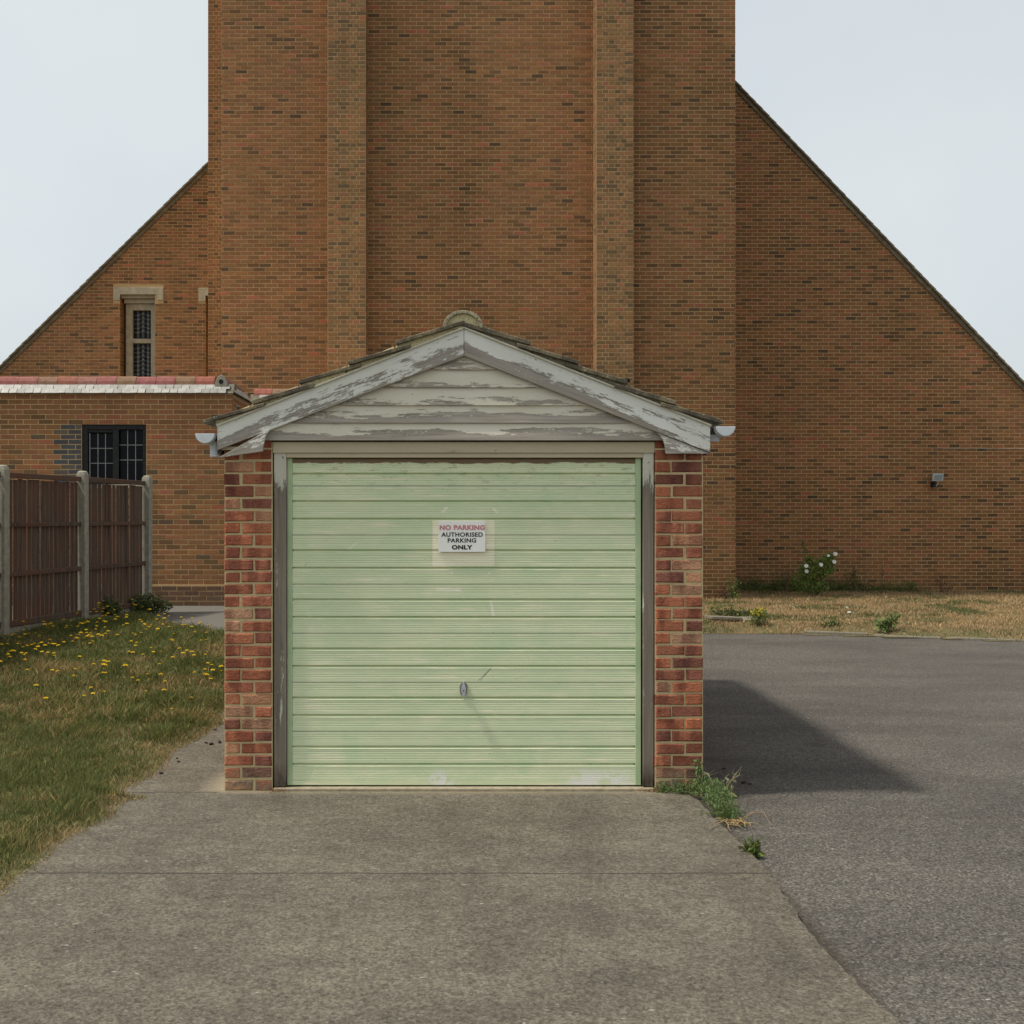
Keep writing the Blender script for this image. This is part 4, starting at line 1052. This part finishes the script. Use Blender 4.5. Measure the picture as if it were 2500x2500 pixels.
# ================================================================== grass
def blade_mesh(name, P, H, W, lean, cols, mat='blade'):
    """P (n,3) roots, H heights, W widths, lean (n,2) tip offsets, cols (n,3)"""
    n = len(H); ang = rng.uniform(0, 2 * np.pi, n); du = np.stack([np.cos(ang), np.sin(ang), np.zeros(n)], 1) * (W / 2)[:, None]
    l3 = np.concatenate([lean, np.zeros((n, 1))], 1); up = np.array([0, 0, 1.0])
    mid = P + up * (H * .58)[:, None] + l3 * .38; tip = P + up * H[:, None] + l3
    V = np.stack([P - du, P + du, mid - du * .75, mid + du * .75, tip], 1).reshape(-1, 3)
    me = bpy.data.meshes.new(name); me.vertices.add(n * 5); me.vertices.foreach_set('co', V.astype(np.float32).ravel())
    b = (np.arange(n) * 5)[:, None]
    L = np.concatenate([b + np.array([0, 1, 3, 2]), b + np.array([2, 3, 4])], 1).ravel()
    me.loops.add(n * 7); me.loops.foreach_set('vertex_index', L.astype(np.int32))
    me.polygons.add(n * 2); st = np.stack([np.arange(n) * 7, np.arange(n) * 7 + 4], 1).ravel()
    me.polygons.foreach_set('loop_start', st.astype(np.int32))
    me.update(calc_edges=True)
    a = me.attributes.new('tone', 'FLOAT_COLOR', 'POINT')
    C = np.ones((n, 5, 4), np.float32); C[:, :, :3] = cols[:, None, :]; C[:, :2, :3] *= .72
    a.data.foreach_set('color', C.ravel()); me.materials.append(M[mat]); me.validate()
    o = bpy.data.objects.new(name, me); COL.objects.link(o); return o

def grass_cols(x, y, green, straw, g):
    n = len(x); k = rng.uniform(0, 1, n) < g
    c = np.where(k[:, None], np.array(green), np.array(straw)) * rng.uniform(.65, 1.35, n)[:, None]
    c[:, 0] *= rng.uniform(.85, 1.15, n); return c
def lawn_blades(n, y0, y1, wid, hs):
    y = rng.uniform(y0, y1, n); x = lawn_edge(y) - rng.uniform(0, 1, n) ** 1.15 * 3.6 + .02
    ok = (y < lawn_far(x) - .02 * rng.uniform(-3, 1, n)) & (x > -5.7 + 0 * y); x, y = x[ok], y[ok]
    d = lawn_edge(y) - x; nz = vnoise(x * 1.3, y * .8, 1.5, 31); n2 = vnoise(x, y, 5, 33); tuft = vnoise(x, y, 3.2, 37)
    g = np.clip((nz * .5 + n2 * .5 - .42) * 3.8 + .64 + .16 * sstep((y - 3.5) / 4), .06, .93)
    edge = np.exp(-d / .07); g = g * (1 - .75 * edge)
    keep = rng.uniform(0, 1, len(x)) < np.clip(.35 + 1.3 * tuft, .3, 1.0) * (1 - .35 * edge); x, y, g, tuft, d = x[keep], y[keep], g[keep], tuft[keep], d[keep]
    m = len(x); P = np.stack([x, y, lawn_z(x, y) - .006], 1)
    H = hs * rng.uniform(.35, 1.25, m) * (.45 + 1.1 * tuft ** 1.5) * (.55 + .45 * sstep(d / .2))
    lean = rng.normal(0, 1, (m, 2)) * (H * .55)[:, None]
    c = grass_cols(x, y, (.115, .135, .036), (.33, .245, .105), g)
    return P, H, np.full(m, wid) * rng.uniform(.6, 1.3, m), lean, c
parts = [lawn_blades(190000, -3.6, 2.2, .0042, .066), lawn_blades(150000, 2.0, 9.6, .0065, .082)]
cat = [np.concatenate([p[k] for p in parts]) for k in range(5)]
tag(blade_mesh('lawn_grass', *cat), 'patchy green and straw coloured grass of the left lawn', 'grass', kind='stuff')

def verge_blades(n):
    x = rng.uniform(1.7, 11.5, n); y = kerb_y(x) - .05 + rng.uniform(0, 1, n) * (17.0 - kerb_y(x))
    ok = ~((x < XC1 + .02) & (y > Y3 - .03)); x, y = x[ok], y[ok]
    nz = vnoise(x, y, 1.1, 41); n2 = vnoise(x * .6, y, 4, 43); wall = np.where(x < XC1, Y3, Y5) - y
    g = np.clip((nz * .55 + n2 * .45 - .60) * 6.5 + .58 + .75 * np.exp(-wall / .22) + .4 * np.exp(-((x - 3.8) ** 2 + (y - 12) ** 2 / 3) / 1.2), .03, .95)
    t = vnoise(x, y, 2.6, 47); m = len(x)
    P = np.stack([x, y, verge_z(x, y) - .006], 1); H = .05 * rng.uniform(.35, 1.3, m) * (.4 + 1.2 * t) * (1 + 1.3 * np.exp(-wall / .2))
    lean = rng.normal(0, 1, (m, 2)) * (H * .6)[:, None]
    return P, H, .0095 * rng.uniform(.6, 1.3, m), lean, grass_cols(x, y, (.115, .125, .040), (.42, .285, .145), g)
tag(blade_mesh('verge_grass', *verge_blades(120000)), 'dry straw coloured grass of the verge below the church wall', 'grass', kind='stuff')

# ================================================================== plants
def leaf_quads(P, Dn, Ln, Wd, cols, fold=.25):
    """P (n,3) leaf bases, Dn (n,3) unit directions, Ln lengths, Wd widths -> pydata"""
    n = len(Ln); ref = rng.normal(0, 1, (n, 3)); side = np.cross(Dn, ref); side /= np.linalg.norm(side, axis=1)[:, None] + 1e-9
    nor = np.cross(side, Dn)
    mid = P + Dn * (Ln * .48)[:, None]; tip = P + Dn * Ln[:, None] + nor * (-Ln * .12)[:, None]
    a = mid + side * (Wd / 2)[:, None] + nor * (Wd * fold)[:, None]; b = mid - side * (Wd / 2)[:, None] + nor * (Wd * fold)[:, None]
    V = np.stack([P, a, tip, b, mid], 1).reshape(-1, 3)
    F = [f for i in range(n) for f in ((i * 5, i * 5 + 1, i * 5 + 4), (i * 5 + 1, i * 5 + 2, i * 5 + 4), (i * 5 + 2, i * 5 + 3, i * 5 + 4), (i * 5 + 3, i * 5, i * 5 + 4))]
    return V, F, np.repeat(cols, 5, axis=0)
def foliage(name, parent, P, Dn, Ln, Wd, cols, mat='leaf'):
    V, F, C = leaf_quads(P, Dn, Ln, Wd, cols)
    mb = MB(); mb.v = [tuple(v) for v in V]; mb.f = F; mb.c = [tuple(c) for c in C]
    return mb.build(name, mat, parent)
def unit(n, up=.4):
    d = rng.normal(0, 1, (n, 3)); d[:, 2] += up; return d / np.linalg.norm(d, axis=1)[:, None]
def greens(n, c, v=.35):
    k = np.array(c) * rng.uniform(1 - v, 1 + v, n)[:, None]; k[:, 0] *= rng.uniform(.8, 1.3, n); return k
def blob(n, c, r, squash=1.0, power=.5):
    d = rng.normal(0, 1, (n, 3)); d /= np.linalg.norm(d, axis=1)[:, None]
    return np.array(c) + d * (rng.uniform(0, 1, n) ** power)[:, None] * np.array(r)

def bush(name, label, cat, loc, clumps, leaf_n, leaf_l, col, stems=6, group=None, stem_c=(.10, .075, .04)):
    """clumps: (dx, dy, dz, rx, ry, rz) leafy masses reached by stems from the base"""
    t = thing(name, label, cat, loc, group); P = []; b = Vector(loc)
    sm = MB()
    tot = sum(c[3] * c[5] for c in clumps)
    for (dx, dy, dz, rx, ry, rz) in clumps:
        k = max(8, int(leaf_n * rx * rz / tot)); P.append(blob(k, (b.x + dx, b.y + dy, b.z + dz), (rx, ry, rz)))
        for _ in range(max(1, stems // len(clumps))):
            e = Vector((b.x + dx + random.uniform(-.6, .6) * rx, b.y + dy + random.uniform(-.5, .5) * ry, b.z + dz + random.uniform(-.2, .8) * rz))
            mdl = (b + e) / 2 + Vector((random.uniform(-.05, .05), random.uniform(-.03, .03), .03))
            sm.tube([b + Vector((random.uniform(-.04, .04), 0, -.02)), mdl, e], [.006, .005, .002], 5, stem_c)
    P = np.concatenate(P); n = len(P); P[:, 2] = np.maximum(P[:, 2], loc[2] + .005)
    foliage('leaves', t, P, unit(n), leaf_l * rng.uniform(.6, 1.3, n), leaf_l * .55 * rng.uniform(.7, 1.2, n), greens(n, col))
    sm.build('stem', 'twig', t); return t
def blossom(c, r, col, petals=9, up=(0, -.5, .8)):
    mb = MB(); u = Vector(up).normalized(); a = u.orthogonal().normalized(); b = u.cross(a)
    for ring, (rr_, lift) in enumerate(((1.0, .15), (.62, .45), (.3, .6))):
        for k in range(max(4, petals - 3 * ring)):
            th = 2 * math.pi * k / max(4, petals - 3 * ring) + ring * .5; d = a * math.cos(th) + b * math.sin(th); s_ = u.cross(d)
            p = Vector(c); w_ = r * rr_ * .55
            mb.add([p, p + d * r * rr_ * .6 + s_ * w_ + u * r * lift * .4, p + d * r * rr_ + u * r * lift, p + d * r * rr_ * .6 - s_ * w_ + u * r * lift * .4], [(0, 1, 2, 3)], tuple(q * random.uniform(.88, 1.05) for q in col))
    return mb

rv = 3.15; ry = wy(rv); rz0 = .05
rose = bush('rose_bush', 'leafy green bush with white roses against the church wall', 'bush', (wx(1990, rv), ry, rz0),
            [(-.02, 0, .56, .32, .18, .22), (.22, 0, .66, .18, .13, .22), (-.26, 0, .32, .24, .15, .20), (.0, 0, .26, .28, .15, .15), (-.12, 0, .78, .10, .08, .08), (.30, 0, .80, .08, .07, .12)], 3000, .058, (.185, .245, .06), 22)
for (px_, py_) in ((1999, 1378), (2034, 1352), (2031, 1371), (1963, 1381), (1964, 1394), (2017, 1356)):
    blossom((wx(px_, rv), ry - .14, wz(py_, rv)), .043 if py_ != 1356 else .03, (.85, .83, .77), 7, (random.uniform(-.3, .3), -1, .4)).build('rose', 'petal', rose)
mb = MB(); x0, z0 = wx(1972, rv), wz(1395, rv)
mb.tube([(x0, ry - .02, z0 - .2), (x0 - .05, ry - .03, wz(1352, rv)), (wx(1958, rv), ry - .05, wz(1326, rv))], [.006, .005, .002], 5, (.10, .11, .04)); mb.build('long_shoot', 'twig', rose)
q = 26; tt = rng.uniform(0, 1, q); P = np.stack([x0 - .05 + (wx(1958, rv) - x0 + .05) * tt + rng.normal(0, .02, q), np.full(q, ry - .05) + rng.normal(0, .02, q), wz(1352, rv) + (wz(1326, rv) - wz(1352, rv)) * tt], 1)
foliage('shoot_leaves', rose, P, unit(q), .055 * rng.uniform(.7, 1.3, q), np.full(q, .035), greens(q, (.07, .10, .03)))

# low weeds growing along the foot of the church wall
n = 9000; x = XC1 - .2 + rng.beta(1.1, 1.7, n) * 4.6; t = vnoise(x, x * 0, 2.2, 51); y = np.where(x < XC1, Y3 - .08, Y5 - .06) - np.abs(rng.normal(0, .13, n))
z = verge_z(x, y) + np.abs(rng.normal(0, 1, n)) * (.06 + .26 * t * np.exp(-np.maximum(x - XC1, 0) / 2.6))
tag(foliage('wall_foot_weeds', None, np.stack([x, y, z], 1), unit(n, .6), .055 * rng.uniform(.5, 1.4, n), .022 * rng.uniform(.6, 1.3, n), greens(n, (.14, .16, .05), .45)), 'dark green weeds growing along the foot of the church wall', 'weeds', kind='stuff')
def stalks(name, label, loc, hgt, cnt, spread, col, leafc=None, nleaf=0, cat='weed', group=None):
    t = thing(name, label, cat, loc, group); m = MB(); b = Vector(loc); P = []
    for _ in range(cnt):
        e = b + Vector((random.uniform(-spread, spread), random.uniform(-spread, spread) * .4, hgt * random.uniform(.55, 1.0))); md = (b + e) / 2 + Vector((random.uniform(-.04, .04), 0, .04))
        m.tube([b + Vector((random.uniform(-.05, .05), 0, -.01)), md, e], [.004, .0035, .0015], 5, col)
        for _ in range(3): s_ = md.lerp(e, random.random()); m.tube([s_, s_ + Vector((random.uniform(-.07, .07), random.uniform(-.03, .03), random.uniform(.01, .06)))], [.002, .001], 4, col)
        for _ in range(nleaf // cnt): P.append(tuple(b.lerp(e, random.uniform(.2, 1)) + Vector((random.uniform(-.03, .03), random.uniform(-.03, .03), 0))))
    m.build('stem', 'twig', t)
    if P:
        P = np.array(P); k = len(P); foliage('leaves', t, P, unit(k), .05 * rng.uniform(.6, 1.3, k), .025 * rng.uniform(.6, 1.3, k), greens(k, leafc))
    return t
DRY = (.16, .10, .055)
for (px_, hh, cn, sp_, lab, lc, nl) in ((1925, .72, 7, .16, 'thin brown dead stalks left of the rose bush', None, 0), (2085, .62, 8, .22, 'arching green weed right of the rose bush', (.075, .095, .03), 120),
                                  (2118, .5, 6, .08, 'dry tufted brown weed by the church wall right of the arching weed', None, 0), (2150, .68, 3, .05, 'single tall thin green stalk before the church wall', (.075, .095, .03), 24),
                                  (2226, .3, 7, .12, 'small bright green weed at the wall foot below the floodlight', (.10, .15, .04), 130), (2305, .34, 9, .22, 'dead brown weed clump at the wall foot near the right edge', (.09, .065, .035), 60), (1770, .42, 7, .12, 'reddish brown dock stalks at the church corner', (.10, .055, .035), 50)):
    rr_ = 3.3 if px_ > 1795 else 3.0
    stalks('wall_weed', lab, (wx(px_, rr_), wy(rr_), .08), hh, cn, sp_, DRY, lc, nl)

# plants and slabs at the near edge of the verge
rk = 2.44
slab = thing('paving_slabs', 'broken concrete slabs sunk in the verge by the drive', 'slab', (wx(1790, rk), wy(rk) + .35, .02))
for (xa, xb, ya, yb, za, rot) in ((1745, 1822, .25, .78, .125, (-.05, .04, .04)), (1828, 1885, .3, .7, .10, (.02, -.03, -.08))):
    m = MB(); hw = (wx(xb, rk) - wx(xa, rk)) / 2; m.box(-hw, hw, -.25, .25, -.05, 0)
    o = inst('slab', m.mesh('slab', 'kerb'), slab, ((wx(xa, rk) + wx(xb, rk)) / 2, wy(rk) + (ya + yb) / 2, za), rot); b = o.modifiers.new('bevel', 'BEVEL'); b.width = .012; b.segments = 2
m = MB(); m.box(-.38, .38, -.03, .03, -.03, .02); inst('edging_board', m.mesh('edging_board', 'kerb'), slab, (wx(1806, 2.62), wy(2.62), .13), (0, .03, .02))
bush('green_weed', 'low dark green weed clump behind the broken slabs', 'weed', (wx(1772, 2.56), wy(2.56), .06), [(0, 0, .10, .30, .12, .09), (.3, 0, .08, .22, .1, .07)], 420, .05, (.12, .14, .042), 4)
yw = bush('yellow_flowering_weed', 'bushy weed with yellow flowers at the verge edge beside the slabs', 'weed', (wx(1852, rk), wy(rk) + .06, .02), [(0, 0, .12, .17, .12, .12), (.03, 0, .19, .12, .1, .09)], 520, .035, (.15, .19, .045), 6)
mb = MB()
for _ in range(34):
    c = blob(1, (wx(1855, rk), wy(rk) + .0, .24), (.14, .10, .07))[0]; d = blossom(c, .012, (.72, .56, .03), 5, (0, -.3, 1)); mb.add(d.v, d.f, (.72, .56, .03))
mb.build('blossoms', 'petal', yw)
bush('broad_leaf_weed', 'broad leaved green weed growing out over the kerb', 'weed', (wx(2163, 2.36), wy(2.36) + .02, .0), [(0, 0, .11, .17, .12, .08), (.13, 0, .15, .08, .08, .06), (-.06, -.05, .04, .10, .08, .04)], 80, .10, (.13, .19, .06), 6)
bush('kerb_weed', 'small green weed sprouting at the middle of the kerb', 'weed', (wx(2040, 2.42), wy(2.42), .02), [(0, 0, .06, .10, .08, .05), (-.15, 0, .03, .12, .06, .03)], 120, .045, (.095, .135, .04), 3)

# weeds along the fence foot
for (px_, r_, wd, ht, lab) in ((250, 2.12, .26, .16, 'dark green bramble clump at the foot of the fence near the lawn'), (352, 2.22, .34, .15, 'leafy dark green weed at the foot of the far fence post')):
    bush('fence_foot_weed', lab, 'weed', (wx(px_, r_), wy(r_), float(ground(wx(px_, r_), wy(r_))) + .04), [(0, 0, ht * .7, wd, .16, ht), (wd * .5, 0, ht * .45, wd * .6, .14, ht * .6), (-wd * .5, 0, ht * .5, wd * .6, .14, ht * .6)], 900, .055, (.085, .115, .034), 8)

# weed at the right corner of the garage
gw = thing('corner_weed', 'ferny green weed creeping round the right brick pier', 'weed', (1.46, -.2, 0))
cl = [(1.24, -.03, .02, .05), (1.33, -.05, .03, .06), (1.41, -.07, .04, .07), (1.47, -.13, .05, .09), (1.50, -.24, .06, .10), (1.51, -.36, .06, .10), (1.50, -.48, .05, .09), (1.50, -.58, .04, .07)]
P = np.concatenate([blob(int(2600 * c[3] / .63), (c[0], c[1], c[2]), (c[3], c[3], c[3] * .75)) for c in cl]); P[:, 2] = np.maximum(P[:, 2] - .03, -.024 - .03 * (P[:, 0] > 1.45)); n = len(P)
foliage('leaves', gw, P, unit(n, .5), .020 * rng.uniform(.6, 1.5, n), .007 * rng.uniform(.6, 1.4, n), greens(n, (.125, .185, .062), .4))
m = MB(); xu, yu = wx(1703), -.06
m.tube([(xu + .01, yu, -.03), (xu, yu, .09), (xu - .012, yu + .01, .165)], [.003, .0025, .0015], 5, (.09, .12, .04)); m.build('stem', 'twig', gw)
n = 90; tt = rng.uniform(.05, 1, n); P = np.stack([xu - .012 * tt + rng.normal(0, .010, n), np.full(n, yu) + rng.normal(0, .01, n), .17 * tt], 1)
foliage('upright_leaves', gw, P, unit(n, .5), .028 * rng.uniform(.6, 1.3, n), .012 * rng.uniform(.7, 1.3, n), greens(n, (.12, .19, .065)))
n = 160; P = np.stack([np.full(n, 1.50) + rng.normal(0, .05, n), -.60 + rng.normal(0, .05, n), np.abs(rng.normal(0, .02, n)) - .05], 1)
stuff(foliage('grass_tuft', gw, P, unit(n, .9), .07 * rng.uniform(.5, 1.2, n), np.full(n, .006), greens(n, (.10, .15, .04))))
dead = thing('dead_stems', 'dry curled straw coloured stems on the drive below the corner weed', 'dead weed', (1.5, -.7, 0))
m = MB()
for k in range(26):
    a = random.uniform(0, 6.28); c = Vector((1.52 + random.uniform(-.06, .09), -.70 + random.uniform(-.08, .06), -.048)); L = random.uniform(.04, .13); pts = []
    for j in range(5): pts.append(c + Vector((math.cos(a + j * .25) * L * j / 4, math.sin(a + j * .25) * L * j / 4 * .8, .018 * math.sin(j * .8) + .004)))
    m.tube(pts, [.0028, .0026, .0022, .002, .001], 5, (.40 * random.uniform(.7, 1.1), .25, .12))
m.tube([(1.34, -.90, -.018), (1.40, -.82, -.012), (1.46, -.74, -.01), (1.53, -.68, -.03)], [.002, .003, .003, .002], 5, (.30, .19, .11))
m.tube([(1.56, -.66, -.03), (1.64, -.62, .0), (1.70, -.63, .0), (1.72, -.70, -.05)], [.002, .0025, .002, .0015], 5, (.34, .2, .11)); m.build('stem', 'twig', dead)
stalks('seed_head_weed', 'thin pale seed heads in the shade beside the right pier', (1.62, -.02, -.06), .16, 5, .16, (.22, .19, .11), (.30, .28, .17), 20)
stalks('corner_tuft', 'small bright green tuft at the concrete edge in the foreground', (1.475, -1.28, -.05), .05, 5, .05, (.12, .14, .04), (.12, .16, .04), 60)

# ------------------------------------------------------------------ small yellow flowers in the lawn
def flower_mesh(hh, r, tilt):
    st = Vector((tilt[0], tilt[1], hh)); b = blossom((0, 0, 0), r, (.80, .58, .02), 10, (tilt[0] * 3, tilt[1] * 3 - .1, 1)); mb = MB()
    mb.add([Vector(v) + st for v in b.v], b.f, (.80, .57, .02)); mb.tube([(0, 0, -.01), st * .5 + Vector((.004, 0, 0)), st], .0016, 4, (.10, .12, .04)); return mb.mesh('yellow_flower', 'petal')
fpool = [flower_mesh(random.uniform(.07, .15), random.uniform(.013, .021), (random.uniform(-.03, .03), random.uniform(-.03, .02))) for _ in range(9)]
cnt = 0
cen_ = [(random.uniform(-5.0, -2.3), random.uniform(3.4, 7.8)) for _ in range(40)]
while cnt < 270:
    if random.random() < .62: q = random.choice(cen_); x, y = q[0] + random.gauss(0, .16), q[1] + random.gauss(0, .2)
    else: y = random.choice([random.uniform(2.6, 8.8), random.uniform(4.5, 8.8), random.uniform(1.2, 5)]); x = random.uniform(-5.0, -2.05)
    if x > float(lawn_edge(np.array(y))) - .05 or y > float(lawn_far(x)) - .05 or x < -5.2 or (Vector((x, y)) - PF).dot(NF) < .12: continue
    o = inst('yellow_flower', random.choice(fpool), None, (x, y, float(lawn_z(np.array(x), np.array(y)))), (0, 0, random.uniform(0, 6.28)), (random.uniform(.95, 1.4),) * 3)
    df = (Vector((x, y)) - PF).dot(NF)
    lab, grp = (('small yellow flower standing in the lawn within reach of the fence', 'yellow lawn flowers near the fence') if df < .8 else
                ('small yellow flower on the nearer thinner stretch of the left lawn', 'yellow flowers on the nearer lawn') if y < 3.4 else
                ('small yellow flower in the left lawn close beside the garage pier', 'yellow lawn flowers near the garage') if x > -2.9 else
                ('small yellow flower in the open middle of the left lawn', 'yellow flowers in the middle of the lawn'))
    tag(o, lab, 'flower', grp); cnt += 1
for k in range(14):
    x = random.uniform(3.4, 8.6); y = random.uniform(13.0, 16.2) if k > 4 else random.uniform(11.5, 12.8); x = random.uniform(3.4, 4.6) if k <= 4 else x
    if x < XC1 + .1 and y > Y3 - .2: y = Y3 - .4
    tag(inst('verge_flower', random.choice(fpool), None, (x, y, float(verge_z(np.array(x), np.array(y)))), (0, 0, random.uniform(0, 6)), (1.1,) * 3), 'small yellow flower standing in the dry verge before the church', 'flower', 'yellow flowers in the dry verge')
wm = blossom((0, 0, .03), .03, (.78, .77, .70), 8, (0, -.4, 1)).mesh('white_flower', 'petal')
for (px_, py_, lab) in ((1937, 1489, 'white flower low in the dry verge nearest the garage'), (2073, 1500, 'larger white flower low in the middle of the dry verge'), (2068, 1490, 'small white flower just behind the larger one in the dry verge'), (1721, 1455, 'white flower head close to the garage pier by the church corner')):
    r_ = (CH - .08) * S / (py_ - CY); tag(inst('white_flower', wm, None, (wx(px_, r_), wy(r_), float(verge_z(np.array(wx(px_, r_)), np.array(wy(r_))))), (0, 0, px_)), lab, 'flower')

# ------------------------------------------------------------------ floodlight on the church wall
rf = 3.36; fx, fz = wx(2284, rf), wz(1166, rf)
flood = thing('floodlight', 'small grey floodlight with white cable on the church wall', 'floodlight', (fx, Y5, fz))
ph = [(-.105, -.075), (.095, -.075), (.115, .075), (-.085, .075)]
m = MB(); m.prism([(fx + a, fz + b) for a, b in ph], Y5 - .20, Y5 - .13); m.build('housing', 'plastic', flood, bevel=.006)
m = MB(); m.prism([(fx + a * .86, fz + b * .82) for a, b in ph], Y5 - .206, Y5 - .199); m.build('lens', m_simple('floodlight_glass', (.20, .215, .20), (.27, .28, .265), 4, .25, .001, .05), flood)
m = MB(); m.box(fx - .075, fx - .01, Y5 - .11, Y5 - .0, fz - .20, fz - .085); m.box(fx - .055, fx - .03, Y5 - .16, Y5 - .1, fz - .12, fz - .03); m.build('sensor', 'winblack', flood, bevel=.008)
m = MB(); xc = wx(2290.5, rf)
m.tube([(xc, Y5 - .012, fz + .04), (xc, Y5 - .014, wz(1094.5, rf)), (xc + .03, Y5 - .014, wz(1093.5, rf)), (wx(2312, rf), Y5 - .014, wz(1095, rf)), (12.4, Y5 - .014, wz(1095.5, rf))], .0065, 6); m.build('cable', 'post', flood)
m = MB(); m.tube([(xc, Y5 - .05, fz - .07), (xc + .005, Y5 - .05, fz - .13), (xc - .03, Y5 - .05, fz - .175), (xc - .06, Y5 - .05, fz - .15), (xc - .085, Y5 - .04, fz - .08)], .007, 6); m.build('cable_loop', 'sign', flood)

# ------------------------------------------------------------------ moss lumps fallen from the roof, leaf litter
def lump_mesh(r):
    mb = MB(); n1, n2 = 7, 5; vs = []
    for j in range(1, n2):
        for i in range(n1):
            th = 2 * math.pi * i / n1; ph_ = math.pi * j / n2; q = r * random.uniform(.75, 1.2); vs.append((q * math.sin(ph_) * math.cos(th), q * .8 * math.sin(ph_) * math.sin(th), q * .6 * math.cos(ph_)))
    vs += [(0, 0, r * .6), (0, 0, -r * .6)]; t_, b_ = len(vs) - 2, len(vs) - 1
    fs = [(j * n1 + i, (j + 1) * n1 + i, (j + 1) * n1 + (i + 1) % n1, j * n1 + (i + 1) % n1) for j in range(n2 - 2) for i in range(n1)]
    fs += [(t_, i, (i + 1) % n1) for i in range(n1)] + [(b_, (n2 - 2) * n1 + (i + 1) % n1, (n2 - 2) * n1 + i) for i in range(n1)]
    mb.add(vs, fs); return mb.mesh('moss_lump', 'moss')
lumps = [lump_mesh(.013) for _ in range(4)]
for k, (px_, py_, s_, lab) in enumerate(((393, 1876, 1.0, 'dark moss lump alone on the path edge nearest the camera'), (432, 1840, .7, 'smaller of two touching moss lumps on the path edge'), (436, 1848, .95, 'larger of two touching moss lumps on the path edge'), (503, 1806, .9, 'dark moss lump third from the garage pier on the side path'),
                                  (516, 1809, 1.25, 'biggest dark moss lump on the side path by the garage'), (536, 1805, 1.3, 'flat dark moss lump touching the left pier edge in view'), (526, 1779, .85, 'dark moss lump at the grass edge farther up the side path'), (537, 1769, .9, 'farthest dark moss lump up the side path'))):
    r_ = (CH - .01) * S / (py_ - CY); xx, yy = wx(px_, r_), wy(r_)
    tag(inst('moss_lump', lumps[k % 4], None, (xx, yy, float(ground(xx, yy)) + .036 + .006 * s_), (0, 0, k), (s_ * 1.25, s_, s_)), lab, 'moss', 'moss lumps on the side path')
o = tag(inst('roof_moss', lump_mesh(.02), None, (wx(1532, rt), yt0 + .01, wz(927, rt) + .0), (0, .4, 0), (1, 1, 1.1)), 'dark round moss clump on the right verge tile of the garage roof', 'moss')
for k, (px_, py_, s_, lab) in enumerate(((1767, 1863, .8, 'small dark debris lump in the garage shadow nearest the pier'), (1775, 1889, 1.2, 'dark debris lump in the garage shadow left of the seed heads'), (1816, 1896, 1.5, 'largest dark debris lump in the garage shadow'), (1830, 1900, .8, 'small dark debris lump right of the largest one in the shadow'))):
    r_ = (CH + .02) * S / (py_ - CY); tag(inst('debris_lump', lumps[k], None, (wx(px_, r_), wy(r_), -.055), (0, 0, k * 2), (s_ * 1.6, s_, s_ * .7)), lab, 'debris', 'dark lumps in the garage shadow')
n = 420; side_ = rng.uniform(0, 1, n) < .5
x = np.where(side_, rng.normal(wx(682), .035, n), rng.normal(wx(1590), .05, n)); y = rng.normal(.0, .022, n)
stuff(tag(foliage('leaf_litter', None, np.stack([x, y, np.full(n, -.02) + np.abs(rng.normal(0, .006, n))], 1), unit(n, 0), .014 * rng.uniform(.5, 1.4, n), .006 * rng.uniform(.5, 1.4, n), greens(n, (.26, .15, .075), .5), 'twig'), 'brown leaf litter gathered at the feet of the door frame', 'litter'))
